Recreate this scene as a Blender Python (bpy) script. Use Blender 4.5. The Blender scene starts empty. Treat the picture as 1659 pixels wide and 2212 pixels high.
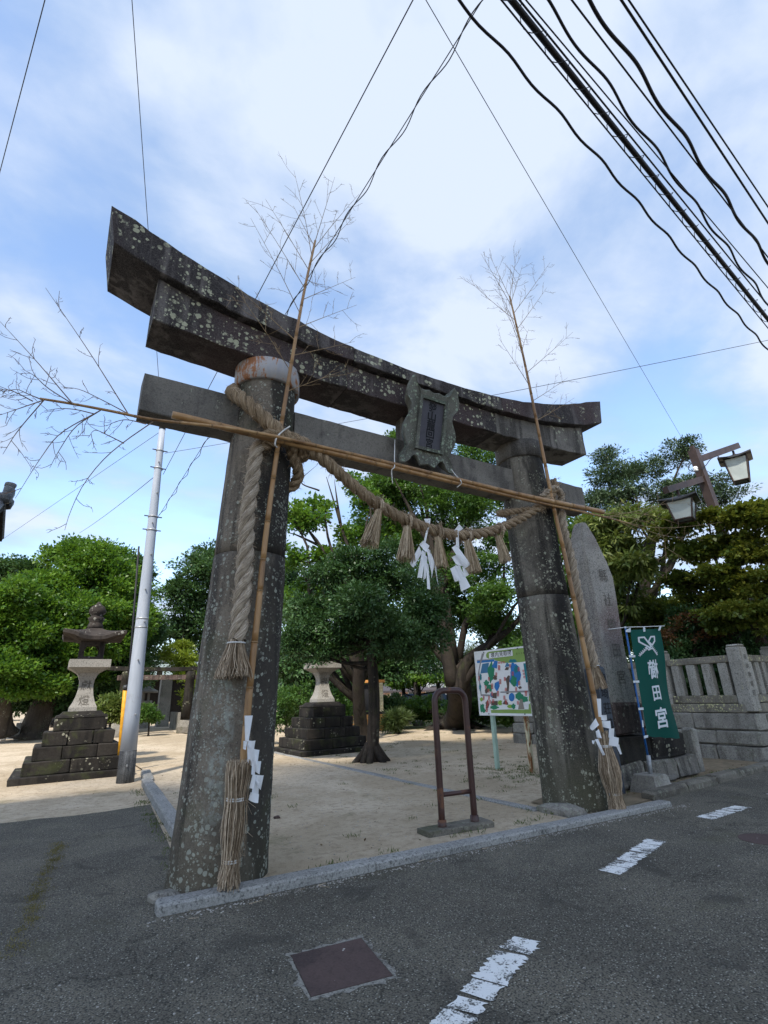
import bpy, bmesh, math, random
import numpy as np
from mathutils import Vector, Matrix

# ------------------------------------------------------------------ camera, sky, sun, exposure
SC = bpy.context.scene
COL = SC.collection
F_PX, CX, CY = 1105.0, 829.5, 1106.0            # focal length and centre, in pixels of a 1659 x 2212 view
CAM = np.array([-4.035, -5.599, 1.55])
YAW, PITCH, ROLL = 0.5572, 0.3450, -0.0333
FW = np.array([math.sin(YAW)*math.cos(PITCH), math.cos(YAW)*math.cos(PITCH), math.sin(PITCH)])
_x = np.array([math.cos(YAW), -math.sin(YAW), 0.0]); _u = np.cross(_x, FW)
XR = _x*math.cos(ROLL)+_u*math.sin(ROLL); UP = -_x*math.sin(ROLL)+_u*math.cos(ROLL)
cam = bpy.data.cameras.new('camera'); camo = bpy.data.objects.new('camera', cam); COL.objects.link(camo)
cam.sensor_fit = 'VERTICAL'; cam.sensor_height = 24.0; cam.lens = F_PX/2212*24.0
cam.clip_start = 0.05; cam.clip_end = 3000
camo.matrix_world = Matrix([[XR[0], UP[0], -FW[0], CAM[0]], [XR[1], UP[1], -FW[1], CAM[1]],
                            [XR[2], UP[2], -FW[2], CAM[2]], [0, 0, 0, 1]])
SC.camera = camo

SUN_EL, SUN_AZ = math.radians(50), math.radians(223)     # azimuth clockwise from +Y: sun stands to the left, behind the camera
SUND = np.array([math.sin(SUN_AZ)*math.cos(SUN_EL), math.cos(SUN_AZ)*math.cos(SUN_EL), math.sin(SUN_EL)])
W = bpy.data.worlds.new('World'); SC.world = W; W.use_nodes = True
wn, wl = W.node_tree.nodes, W.node_tree.links
wn.clear()
def _w(t, **k):
    n = wn.new(t)
    for a, b in k.items(): setattr(n, a, b)
    return n
def _wm(op, a, b=None, c=None):
    n = _w('ShaderNodeMath', operation=op)
    for i, v in enumerate((a, b, c)):
        if v is None: continue
        if isinstance(v, (int, float)): n.inputs[i].default_value = v
        else: wl.new(v, n.inputs[i])
    return n.outputs[0]
sky = _w('ShaderNodeTexSky', sky_type='NISHITA', sun_disc=False)
sky.sun_elevation = SUN_EL; sky.sun_rotation = SUN_AZ; sky.air_density = 1.0; sky.dust_density = 0.8; sky.ozone_density = 1.2
tc = _w('ShaderNodeTexCoord'); sx = _w('ShaderNodeSeparateXYZ'); wl.new(tc.outputs['Generated'], sx.inputs[0])
zz = _wm('ADD', _wm('MAXIMUM', sx.outputs[2], 0.0), 0.16)
cx = _w('ShaderNodeCombineXYZ')
wl.new(_wm('DIVIDE', sx.outputs[0], zz), cx.inputs[0]); wl.new(_wm('DIVIDE', sx.outputs[1], zz), cx.inputs[1])
def _wnoise(scale, detail, rough, dist, off):
    mp = _w('ShaderNodeMapping'); mp.inputs['Location'].default_value = off; mp.inputs['Rotation'].default_value = (0, 0, 0.5)
    mp.inputs['Scale'].default_value = (1.0, 1.25, 1.0)
    wl.new(cx.outputs[0], mp.inputs[0])
    n = _w('ShaderNodeTexNoise'); n.inputs['Scale'].default_value = scale; n.inputs['Detail'].default_value = detail
    n.inputs['Roughness'].default_value = rough; n.inputs['Distortion'].default_value = dist
    wl.new(mp.outputs[0], n.inputs['Vector']); return n.outputs[0]
n1 = _wnoise(0.95, 9, 0.52, 0.3, (8.8, 3.1, 0)); n2 = _wnoise(2.4, 8, 0.55, 0.25, (4.3, 9.2, 1))
mask = _w('ShaderNodeMapRange', interpolation_type='SMOOTHSTEP'); mask.inputs[1].default_value = 0.38; mask.inputs[2].default_value = 0.58
wl.new(_wm('ADD', _wm('MULTIPLY', n1, 0.72), _wm('MULTIPLY', n2, 0.28)), mask.inputs[0])
cr = _w('ShaderNodeValToRGB'); cr.color_ramp.elements[0].position = 0.40; cr.color_ramp.elements[1].position = 0.60
cr.color_ramp.elements[0].color = (1.8, 2.6, 3.95, 1); cr.color_ramp.elements[1].color = (3.65, 4.1, 4.9, 1)
wl.new(_wm('ADD', _wm('MULTIPLY', n2, 0.62), _wm('MULTIPLY', n1, 0.38)), cr.inputs[0])
mx = _w('ShaderNodeMix', data_type='RGBA'); wl.new(_wm('MULTIPLY', mask.outputs[0], 0.93), mx.inputs[0])
sb_ = _w('ShaderNodeVectorMath', operation='SCALE'); wl.new(sky.outputs[0], sb_.inputs[0]); sb_.inputs['Scale'].default_value = 1.7; wl.new(sb_.outputs[0], mx.inputs[6]); wl.new(cr.outputs[0], mx.inputs[7])
bg = _w('ShaderNodeBackground'); bg.inputs[1].default_value = 0.10; wl.new(mx.outputs[2], bg.inputs[0])
wo = _w('ShaderNodeOutputWorld'); wl.new(bg.outputs[0], wo.inputs[0])

sl = bpy.data.lights.new('sun', 'SUN'); sl.energy = 2.7; sl.angle = math.radians(2.0); sl.color = (1.0, 0.94, 0.84)
so = bpy.data.objects.new('sun', sl); COL.objects.link(so)
so.rotation_euler = Vector(tuple(SUND)).to_track_quat('Z', 'Y').to_euler(); so.location = (-20, -20, 30)
SC.view_settings.view_transform = 'Standard'; SC.view_settings.look = 'None'
SC.view_settings.exposure = 1.15; SC.view_settings.gamma = 1.0; SC.view_settings.use_curve_mapping = False
SC.render.engine = 'CYCLES'
SC.cycles.max_bounces = 6; SC.cycles.transparent_max_bounces = 8; SC.cycles.use_denoising = True

# ------------------------------------------------------------------ pixel -> place helpers (a pixel gives a direction, the plane gives the distance)
def ray(px, py): return FW+XR*(px-CX)/F_PX-UP*(py-CY)/F_PX
def gz(px, py, z=0.0):
    d = ray(px, py); return CAM+d*((z-CAM[2])/d[2])
def gy(px, py, y):
    d = ray(px, py); return CAM+d*((y-CAM[1])/d[1])
def gx(px, py, x):
    d = ray(px, py); return CAM+d*((x-CAM[0])/d[0])
def gd(px, py, dist):                       # at a horizontal distance from the camera
    d = ray(px, py); return CAM+d*(dist/math.hypot(d[0], d[1]))

# ------------------------------------------------------------------ object helpers
ORG = {}
def _props(o, label, cat, group, kind):
    if label: o['label'] = label
    if cat: o['category'] = cat
    if group: o['group'] = group
    if kind: o['kind'] = kind
def thing(name, label, cat, loc=(0, 0, 0), group=None, kind=None):
    o = bpy.data.objects.new(name, None); COL.objects.link(o); o.location = loc; o.empty_display_size = 0.2
    ORG[o.name] = np.array(loc, float); _props(o, label, cat, group, kind); return o
def link(name, me, m, parent=None, label=None, cat=None, group=None, kind=None, loc=None):
    o = bpy.data.objects.new(name, me); COL.objects.link(o)
    if m is not None and not me.materials: me.materials.append(m)
    if parent is not None:
        o.parent = parent; ORG[o.name] = ORG[parent.name]
    if loc is not None: o.location = loc
    _props(o, label, cat, group, kind); return o
class MB:
    def __init__(s): s.v = []; s.f = []; s.n = 0
    def add(s, v, f):
        v = np.asarray(v, float).reshape(-1, 3); s.v.append(v); n = s.n
        s.f.extend([tuple(i+n for i in q) for q in f]); s.n += len(v); return s
    def box(s, c, size, rot=None, ch=0.0, jit=0.0, rng=None, taper=None):
        hx, hy, hz = [k/2 for k in size]
        if ch <= 0:
            v = np.array([[x, y, z] for z in (-hz, hz) for y in (-hy, hy) for x in (-hx, hx)], float)
            f = [(0, 2, 3, 1), (4, 5, 7, 6), (0, 1, 5, 4), (1, 3, 7, 5), (3, 2, 6, 7), (2, 0, 4, 6)]
        else:
            bm = bmesh.new(); bmesh.ops.create_cube(bm, size=1)
            for q in bm.verts: q.co = Vector((q.co.x*2*hx, q.co.y*2*hy, q.co.z*2*hz))
            bmesh.ops.bevel(bm, geom=list(bm.edges), offset=ch, segments=1, affect='EDGES', clamp_overlap=True)
            bm.verts.index_update()
            v = np.array([q.co[:] for q in bm.verts]); f = [tuple(q.index for q in p.verts) for p in bm.faces]; bm.free()
        if taper is not None: v[:, :2] *= (1+(taper-1)*((v[:, 2:3]+hz)/(2*hz)))
        if jit and rng is not None: v = v+rng.normal(0, jit, v.shape)
        if rot is not None: v = v@np.array(rot).T
        return s.add(v+np.array(c, float), f)
    def tube(s, pts, rad, n=8, cap=True, twist=0.0):
        pts = np.asarray(pts, float); m = len(pts)
        rad = np.full(m, rad, float) if np.isscalar(rad) else np.asarray(rad, float)
        t = np.gradient(pts, axis=0); t /= np.linalg.norm(t, axis=1)[:, None]+1e-12
        a = np.array([0, 0, 1.0]) if abs(t[0][2]) < 0.9 else np.array([1.0, 0, 0])
        u = np.cross(t[0], a); u /= np.linalg.norm(u); V = []
        for i in range(m):
            u = u-t[i]*(u@t[i]); u /= np.linalg.norm(u)+1e-12; w = np.cross(t[i], u)
            an = np.arange(n)*2*math.pi/n+twist
            V.append(pts[i]+rad[i]*(np.cos(an)[:, None]*u+np.sin(an)[:, None]*w))
        F = [(i*n+j, i*n+(j+1) % n, (i+1)*n+(j+1) % n, (i+1)*n+j) for i in range(m-1) for j in range(n)]
        if cap: F += [tuple(range(n-1, -1, -1)), tuple((m-1)*n+j for j in range(n))]
        return s.add(np.vstack(V), F)
    def lathe(s, c, prof, n=24, cap=True):
        c = np.array(c, float); V = []
        an = np.arange(n)*2*math.pi/n
        for r, z in prof: V.append(np.c_[np.cos(an)*r, np.sin(an)*r, np.full(n, z)]+c)
        m = len(prof)
        F = [(i*n+j, i*n+(j+1) % n, (i+1)*n+(j+1) % n, (i+1)*n+j) for i in range(m-1) for j in range(n)]
        if cap: F += [tuple(range(n-1, -1, -1)), tuple((m-1)*n+j for j in range(n))]
        return s.add(np.vstack(V), F)
    def loft(s, rings, cap=True):
        n = len(rings[0]); m = len(rings)
        F = [(i*n+j, i*n+(j+1) % n, (i+1)*n+(j+1) % n, (i+1)*n+j) for i in range(m-1) for j in range(n)]
        if cap: F += [tuple(range(n-1, -1, -1)), tuple((m-1)*n+j for j in range(n))]
        return s.add(np.vstack([np.asarray(r, float) for r in rings]), F)
    def prism(s, poly, o, ux, uy, un):           # extrude a 2-d polygon: origin o, axes ux, uy, thickness vector un
        o, ux, uy, un = [np.array(q, float) for q in (o, ux, uy, un)]
        a = np.array([o+ux*p[0]+uy*p[1] for p in poly]); n = len(poly)
        F = [tuple(range(n-1, -1, -1)), tuple(range(n, 2*n))]+[(i, (i+1) % n, n+(i+1) % n, n+i) for i in range(n)]
        return s.add(np.vstack([a, a+un]), F)
    def mesh(s, name, org=(0, 0, 0), smooth=False):
        me = bpy.data.meshes.new(name); v = np.vstack(s.v)-np.array(org)
        me.from_pydata(v.tolist(), [], s.f); me.update()
        if smooth: me.polygons.foreach_set('use_smooth', [True]*len(me.polygons))
        return me
    def build(s, name, m, parent=None, smooth=False, **k):
        org = ORG[parent.name] if parent is not None else (0, 0, 0)
        return link(name, s.mesh(name, org, smooth), m, parent, **k)
def solo(name, mb, m, label, cat, base=None, smooth=False, group=None, kind=None):     # a thing that is one mesh, origin at its base
    v = np.vstack(mb.v)
    if base is None: base = np.array([v[:, 0].mean(), v[:, 1].mean(), v[:, 2].min()])
    o = link(name, mb.mesh(name, base, smooth), m, None, label, cat, group, kind, loc=tuple(base)); ORG[o.name] = np.array(base); return o
def rz(a): c, s = math.cos(a), math.sin(a); return np.array([[c, -s, 0], [s, c, 0], [0, 0, 1]])
def norm(a): a = np.asarray(a, float); return a/(np.linalg.norm(a)+1e-12)
def spline(pts, n):
    pts = np.asarray(pts, float); m = len(pts); P = np.vstack([2*pts[0]-pts[1], pts, 2*pts[-1]-pts[-2]]); out = []
    for t in np.linspace(0, m-1-1e-9, n):
        i = int(t); u = t-i; p0, p1, p2, p3 = P[i], P[i+1], P[i+2], P[i+3]
        out.append(0.5*((2*p1)+(-p0+p2)*u+(2*p0-5*p1+4*p2-p3)*u*u+(-p0+3*p1-3*p2+p3)*u**3))
    return np.array(out)
_tx = {}
def glyph(ch, bold=0.0):
    """outline mesh of one character, centred, about one unit high"""
    k = (ch, bold)
    if k not in _tx:
        c = bpy.data.curves.new('t', 'FONT'); c.body = ch; c.size = 1.0; c.offset = bold; c.resolution_u = 3
        o = bpy.data.objects.new('t', c); COL.objects.link(o)
        me = bpy.data.meshes.new_from_object(o.evaluated_get(bpy.context.evaluated_depsgraph_get()))
        v = np.array([q.co[:2] for q in me.vertices]); f = [tuple(p.vertices) for p in me.polygons]
        bpy.data.objects.remove(o); bpy.data.curves.remove(c); bpy.data.meshes.remove(me)
        v -= (v.max(0)+v.min(0))/2; _tx[k] = (v, f)
    return _tx[k]
def write(mb, ch, o, ux, uy, size, bold=0.0, sx=1.0, fn=None):
    v, f = glyph(ch, bold); o, ux, uy = [np.array(q, float) for q in (o, ux, uy)]
    p = o+size*(v[:, :1]*sx*ux+v[:, 1:]*uy)
    if fn is not None: p = fn(p)
    mb.add(p, f)

# ------------------------------------------------------------------ materials
class NT:
    def __init__(s, name):
        s.m = bpy.data.materials.new(name); s.m.use_nodes = True; s.t = s.m.node_tree; s.t.nodes.clear()
        s.out = s.n('ShaderNodeOutputMaterial'); s._c = None
    def n(s, t, ins=None, **k):
        x = s.t.nodes.new(t)
        for a, b in k.items(): setattr(x, a, b)
        for a, b in (ins or {}).items(): s.put(x.inputs[a], b)
        return x
    def put(s, sock, v):
        if hasattr(v, 'links') or isinstance(v, bpy.types.NodeSocket): s.t.links.new(v, sock)
        else: sock.default_value = v
    def coord(s):
        if s._c is None:
            tc = s.n('ShaderNodeTexCoord'); oi = s.n('ShaderNodeObjectInfo')
            a = s.n('ShaderNodeVectorMath', {0: (13.7, 7.9, 5.3)}, operation='SCALE'); s.put(a.inputs['Scale'], oi.outputs['Random'])
            b = s.n('ShaderNodeVectorMath', {0: tc.outputs['Object'], 1: a.outputs[0]}, operation='ADD'); s._c = b.outputs[0]
            s.rand = oi.outputs['Random']
        return s._c
    def map(s, scale=(1, 1, 1), loc=(0, 0, 0)):
        return s.n('ShaderNodeMapping', {'Vector': s.coord(), 'Scale': scale, 'Location': loc}).outputs[0]
    def noise(s, scale, detail=4, rough=0.55, dist=0.0, vec=None, out=0):
        x = s.n('ShaderNodeTexNoise', {'Vector': vec if vec is not None else s.coord(), 'Scale': scale, 'Detail': detail, 'Roughness': rough, 'Distortion': dist})
        return x.outputs[out]
    def voro(s, scale, vec=None, rnd=1.0, out='Distance', feature='F1'):
        x = s.n('ShaderNodeTexVoronoi', {'Vector': vec if vec is not None else s.coord(), 'Scale': scale, 'Randomness': rnd}, feature=feature)
        return x.outputs[out]
    def math(s, op, a, b=0.0, c=0.0):
        x = s.n('ShaderNodeMath', operation=op); s.put(x.inputs[0], a); s.put(x.inputs[1], b); s.put(x.inputs[2], c); return x.outputs[0]
    def rng(s, v, a, b, c=0.0, d=1.0):
        x = s.n('ShaderNodeMapRange', {0: v, 1: a, 2: b, 3: c, 4: d}, interpolation_type='SMOOTHSTEP'); return x.outputs[0]
    def mix(s, f, a, b, blend='MIX'):
        x = s.n('ShaderNodeMix', data_type='RGBA', blend_type=blend); s.put(x.inputs[0], f)
        for i, v in ((6, a), (7, b)): s.put(x.inputs[i], v if not isinstance(v, tuple) or len(v) == 4 else (*v, 1))
        return x.outputs[2]
    def ramp(s, f, stops):
        x = s.n('ShaderNodeValToRGB', {0: f}); e = x.color_ramp.elements
        while len(e) < len(stops): e.new(0.5)
        for q, (p, c) in zip(e, stops): q.position = p; q.color = (*c, 1)
        return x.outputs[0]
    def bump(s, h, strength=0.4, dist=0.02, nrm=None):
        x = s.n('ShaderNodeBump', {'Height': h, 'Strength': strength, 'Distance': dist})
        if nrm is not None: s.put(x.inputs['Normal'], nrm)
        return x.outputs[0]
    def bsdf(s, col, rough=0.8, spec=0.3, nrm=None, metal=0.0, **k):
        x = s.n('ShaderNodeBsdfPrincipled')
        s.put(x.inputs['Base Color'], col if not isinstance(col, tuple) or len(col) == 4 else (*col, 1))
        s.put(x.inputs['Roughness'], rough); s.put(x.inputs['Specular IOR Level'], spec); s.put(x.inputs['Metallic'], metal)
        if nrm is not None: s.put(x.inputs['Normal'], nrm)
        for a, b in k.items(): s.put(x.inputs[a], b)
        return x.outputs[0]
    def end(s, sh): s.t.links.new(sh, s.out.inputs[0]); return s.m

def m_stone(name, light, dark, dirt=0.5, lichen=0.0, lich_col=(0.34, 0.36, 0.27), lich_scale=16, streak=1.0, moss=0.0, tint=None, bumpy=0.5, speck=0.25, lich_lo=0.45, extra=None):
    t = NT(name)
    big = t.noise(1.5, 6, 0.62, 0.6); st = t.noise(1.0, 6, 0.6, 0.5, t.map((8, 8, 0.5))); wide = t.noise(1.0, 4, 0.55, 0.4, t.map((2.6, 2.6, 0.28), (3, 1, 7))); fine = t.noise(75, 4, 0.7)
    mid = tuple(0.55*q+0.45*w for q, w in zip(light, dark))
    c = t.mix(t.rng(big, 0.40, 0.60), light, mid)
    f = t.math('ADD', t.math('MULTIPLY', t.math('ADD', t.math('MULTIPLY', st, 0.45), t.math('MULTIPLY', wide, 0.55)), min(1.0, streak)), t.math('MULTIPLY', big, 1-min(1.0, streak)))
    c = t.mix(t.rng(f, 0.60-dirt*0.20, 0.66-dirt*0.14), c, dark)
    c = t.mix(t.math('MULTIPLY', t.rng(t.noise(5, 6, 0.7, 0.5, t.map((1, 1, 0.8), (9, 2, 3))), 0.53, 0.62), 0.55), c, mid)
    if tint: c = t.mix(t.rng(t.noise(0.8, 3, 0.5, 0, t.map((1, 1, 1), (5, 3, 1))), 0.45, 0.65), c, tint)
    c = t.mix(t.math('MULTIPLY', t.rng(fine, 0.35, 0.7), speck), c, tuple(min(1, q*1.9) for q in light))
    c = t.mix(t.math('MULTIPLY', t.rng(t.noise(40, 3, 0.6, 0, t.map((1, 1, 1), (2, 9, 4))), 0.5, 0.68), speck*1.4), c, tuple(q*0.5 for q in dark))
    if extra: c = extra(t, c)
    if moss: c = t.mix(t.math('MULTIPLY', t.rng(t.noise(2.2, 6, 0.65, 0.3, t.map((1, 1, 1), (8, 1, 2))), 0.52, 0.68), moss), c, (0.055, 0.065, 0.022))
    h = t.math('ADD', t.math('MULTIPLY', fine, 0.5), t.noise(14, 5, 0.6))
    if lichen:
        for k, (sc, lo) in enumerate(((lich_scale, lich_lo), (lich_scale*2.1, lich_lo+0.03))):
            wv = t.n('ShaderNodeVectorMath', {0: t.map((1, 1, 1), (k*3.3, k, 0)), 1: t.n('ShaderNodeVectorMath', {0: t.noise(sc*2, 3, 0.6, 0, None, 1), 'Scale': 0.025}, operation='SCALE').outputs[0]}, operation='ADD').outputs[0]
            d = t.voro(sc, wv); cc = t.n('ShaderNodeSeparateColor', {0: t.voro(sc, wv, out='Color')})
            rad = t.math('MULTIPLY', t.math('POWER', cc.outputs[0], 1.8), 0.62)
            msk = t.rng(t.math('SUBTRACT', rad, d), 0.0, 0.05)
            upf = t.rng(t.n('ShaderNodeSeparateXYZ', {0: t.n('ShaderNodeNewGeometry').outputs['Normal']}).outputs[2], -0.55, -0.3)
            reg = t.rng(t.noise(1.7+k, 6, 0.7, 0.4, t.map((1, 1, 0.5), (1.7*k, 4, 2.2))), lo+0.04, lo+0.10)
            a = t.math('MULTIPLY', t.math('MULTIPLY', t.math('MULTIPLY', msk, reg), upf), lichen)
            c = t.mix(a, c, t.mix(cc.outputs[1], lich_col, tuple(q*1.35 for q in lich_col)))
            h = t.math('ADD', h, t.math('MULTIPLY', a, 0.4))
    return t.end(t.bsdf(c, 0.88, 0.2, t.bump(h, bumpy, 0.012)))

def _xyz(t):
    q = t.n('ShaderNodeSeparateXYZ', {0: t.n('ShaderNodeTexCoord').outputs['Object']}); return q.outputs
def marks_left(t, c):       # near-black band down the inner side, a pale crust streak low on the road side
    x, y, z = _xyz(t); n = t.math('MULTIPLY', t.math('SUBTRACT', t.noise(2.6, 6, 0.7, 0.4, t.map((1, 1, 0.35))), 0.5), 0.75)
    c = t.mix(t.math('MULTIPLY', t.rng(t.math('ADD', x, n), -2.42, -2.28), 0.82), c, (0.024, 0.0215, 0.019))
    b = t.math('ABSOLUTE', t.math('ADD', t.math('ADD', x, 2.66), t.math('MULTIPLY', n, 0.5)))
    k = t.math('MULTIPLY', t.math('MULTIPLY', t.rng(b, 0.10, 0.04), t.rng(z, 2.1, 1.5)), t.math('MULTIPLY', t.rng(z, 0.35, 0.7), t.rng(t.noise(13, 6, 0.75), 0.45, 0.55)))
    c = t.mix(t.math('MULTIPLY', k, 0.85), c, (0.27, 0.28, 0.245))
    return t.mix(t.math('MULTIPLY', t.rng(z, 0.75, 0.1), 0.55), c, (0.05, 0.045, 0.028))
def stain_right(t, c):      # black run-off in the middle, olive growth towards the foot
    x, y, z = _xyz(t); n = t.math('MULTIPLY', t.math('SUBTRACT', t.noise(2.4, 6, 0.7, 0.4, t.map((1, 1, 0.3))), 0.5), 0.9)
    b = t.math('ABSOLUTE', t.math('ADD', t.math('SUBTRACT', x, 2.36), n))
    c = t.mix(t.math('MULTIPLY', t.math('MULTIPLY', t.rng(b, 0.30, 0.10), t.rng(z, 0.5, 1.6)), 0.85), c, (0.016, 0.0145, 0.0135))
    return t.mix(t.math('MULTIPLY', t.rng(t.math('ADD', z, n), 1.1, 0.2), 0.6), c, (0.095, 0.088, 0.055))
M = {}
M['torii'] = m_stone('torii stone', (0.165, 0.152, 0.135), (0.04, 0.036, 0.033), 0.62, 0.75, lich_lo=0.50)
M['torii_top'] = m_stone('torii crown stone', (0.14, 0.125, 0.118), (0.019, 0.016, 0.017), 1.0, 0.85, (0.36, 0.36, 0.255), 15, 1.1, tint=(0.05, 0.033, 0.034), lich_lo=0.44)
M['torii_brown'] = m_stone('torii pillar stone', (0.19, 0.158, 0.122), (0.034, 0.029, 0.026), 0.74, 0.65, (0.30, 0.31, 0.255), 24, 1.25, moss=0.3, lich_lo=0.43, extra=marks_left)
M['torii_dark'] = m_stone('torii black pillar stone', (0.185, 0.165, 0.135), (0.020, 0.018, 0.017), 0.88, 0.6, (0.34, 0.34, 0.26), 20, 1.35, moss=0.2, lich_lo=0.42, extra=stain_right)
M['nuki'] = m_stone('beam stone', (0.165, 0.152, 0.133), (0.07, 0.064, 0.058), 0.5, 0.5, streak=0.6, lich_lo=0.56)
M['gaku'] = m_stone('plaque stone', (0.14, 0.14, 0.12), (0.06, 0.06, 0.053), 0.5, 0.8, (0.24, 0.29, 0.22), 26, 0.5, lich_lo=0.40, tint=(0.08, 0.095, 0.072))
M['slate'] = m_stone('plaque slate', (0.085, 0.084, 0.10), (0.062, 0.061, 0.073), 0.4, 0, speck=0.1, bumpy=0.15)
M['pedestal'] = m_stone('dark pedestal stone', (0.030, 0.026, 0.022), (0.009, 0.008, 0.0075), 0.72, 0.7, (0.30, 0.29, 0.22), 14, 0.8, moss=0.5, bumpy=0.8, lich_lo=0.52)
M['pedestal_red'] = m_stone('reddish pedestal stone', (0.12, 0.085, 0.075), (0.035, 0.026, 0.024), 0.75, 0.3, bumpy=0.9)
M['granite'] = m_stone('grey granite', (0.25, 0.245, 0.23), (0.13, 0.128, 0.12), 0.35, 0, streak=0.3, speck=0.55, bumpy=0.35)
M['granite_rough'] = m_stone('rough granite', (0.33, 0.31, 0.28), (0.15, 0.14, 0.12), 0.5, 0.5, (0.40, 0.38, 0.24), 14, 0.8, moss=0.15, speck=0.5, bumpy=0.8, lich_lo=0.55)
M['fence_stone'] = m_stone('fence granite', (0.30, 0.285, 0.25), (0.14, 0.125, 0.10), 0.5, 0.45, (0.42, 0.40, 0.22), 16, 0.9, speck=0.5, bumpy=0.6, lich_lo=0.55)
M['rail_stone'] = m_stone('fence rail granite', (0.21, 0.19, 0.155), (0.10, 0.088, 0.07), 0.5, 0.9, (0.40, 0.38, 0.20), 18, 0.6, moss=0.3, bumpy=0.6, lich_lo=0.42)
M['wall_stone'] = m_stone('wall stone', (0.25, 0.235, 0.205), (0.10, 0.09, 0.076), 0.5, 0.3, streak=0.7, moss=0.25, speck=0.4, bumpy=0.9)
M['stele'] = m_stone('stele granite', (0.32, 0.30, 0.27), (0.13, 0.12, 0.108), 0.52, 0.4, (0.34, 0.34, 0.26), 15, 1.0, tint=(0.10, 0.055, 0.055), speck=0.5, bumpy=0.8, lich_lo=0.5)
M['lantern'] = m_stone('lantern granite', (0.25, 0.235, 0.21), (0.15, 0.14, 0.125), 0.4, 0, streak=0.5, speck=0.45, bumpy=0.3)
M['lantern_dark'] = m_stone('lantern roof stone', (0.05, 0.041, 0.035), (0.014, 0.012, 0.011), 0.6, 0.6, (0.36, 0.35, 0.30), 14, 0.9, bumpy=0.7, lich_lo=0.52)
M['concrete'] = m_stone('old concrete', (0.27, 0.255, 0.225), (0.14, 0.13, 0.11), 0.45, 0.15, moss=0.25, speck=0.3, bumpy=0.4)
M['kerb_old'] = m_stone('mossy old kerb', (0.15, 0.135, 0.11), (0.06, 0.053, 0.043), 0.55, 0.2, streak=0.2, moss=0.5, speck=0.3, bumpy=0.8)
M['ped_low'] = m_stone('rough low pedestal stone', (0.17, 0.155, 0.135), (0.055, 0.05, 0.043), 0.55, 0.3, moss=0.3, bumpy=0.9)
M['rock'] = m_stone('field rock', (0.24, 0.22, 0.19), (0.08, 0.075, 0.065), 0.5, 0.4, moss=0.4, bumpy=0.9)

def m_simple(name, col, rough=0.6, spec=0.3, var=0.12, scale=8, bump=0.15, metal=0.0, **k):
    t = NT(name); n = t.noise(scale, 5, 0.6)
    c = t.mix(t.rng(n, 0.3, 0.7), tuple(q*(1-var) for q in col), tuple(min(1, q*(1+var)) for q in col))
    return t.end(t.bsdf(c, rough, spec, t.bump(t.noise(scale*5, 3), bump, 0.005), metal, **k))
M['black'] = m_simple('black paint', (0.012, 0.012, 0.014), 0.55)
M['ink'] = m_simple('ink', (0.006, 0.006, 0.008), 0.7)
M['carve'] = m_simple('carved groove', (0.125, 0.115, 0.10), 0.95, 0.1, 0.4, 30)
M['carve_light'] = m_simple('shallow carving', (0.12, 0.11, 0.095), 0.95, 0.1, 0.4, 30)
M['white_paint'] = m_simple('white board paint', (0.72, 0.72, 0.70), 0.5, 0.3, 0.04)
def m_paper():
    t = NT('white paper'); c = t.mix(t.noise(9, 3), (0.80, 0.81, 0.83), (0.86, 0.86, 0.87))
    a = t.bsdf(c, 0.8, 0.15); b = t.n('ShaderNodeBsdfTranslucent', {'Color': (0.8, 0.8, 0.82, 1)}).outputs[0]
    x = t.n('ShaderNodeMixShader', {0: 0.25}); t.t.links.new(a, x.inputs[1]); t.t.links.new(b, x.inputs[2]); return t.end(x.outputs[0])
M['paper'] = m_paper()
M['cable'] = m_simple('black cable', (0.010, 0.009, 0.012), 0.55, 0.3)
M['wire'] = m_simple('grey wire', (0.05, 0.05, 0.055), 0.5, 0.4)
M['string'] = m_simple('white string', (0.62, 0.61, 0.58), 0.8)
def m_straw(name, a, b, bump=0.6):
    t = NT(name); g = t.n('ShaderNodeNewGeometry').outputs['Random Per Island']
    c = t.ramp(g, [(0.0, tuple(q*0.55 for q in a)), (0.35, a), (0.75, b), (1.0, tuple(min(1, q*1.25) for q in b))])
    c = t.mix(t.math('MULTIPLY', t.rng(t.noise(25, 4), 0.4, 0.7), 0.35), c, tuple(q*0.4 for q in a))
    return t.end(t.bsdf(c, 0.8, 0.2, t.bump(t.noise(60, 3), bump, 0.004)))
M['straw'] = m_straw('straw', (0.34, 0.25, 0.155), (0.58, 0.47, 0.33))
M['straw_grey'] = m_straw('weathered straw', (0.25, 0.18, 0.115), (0.54, 0.43, 0.31))
def m_rope(name, a, b):
    t = NT(name)
    u = t.n('ShaderNodeUVMap').outputs[0]
    fib = t.noise(1.0, 5, 0.7, 0.2, t.n('ShaderNodeMapping', {'Vector': u, 'Scale': (10, 42, 1)}).outputs[0])
    c = t.ramp(fib, [(0.34, tuple(q*0.3 for q in a)), (0.5, a), (0.66, b)])
    c = t.mix(t.math('MULTIPLY', t.rng(t.noise(3, 4), 0.45, 0.7), 0.5), c, tuple(q*0.6 for q in a))
    return t.end(t.bsdf(c, 0.9, 0.1, t.bump(fib, 0.9, 0.012)))
M['rope'] = m_rope('straw rope', (0.28, 0.20, 0.125), (0.62, 0.49, 0.345))
M['rope_grey'] = m_rope('grey rope', (0.36, 0.29, 0.215), (0.70, 0.60, 0.48))
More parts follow.
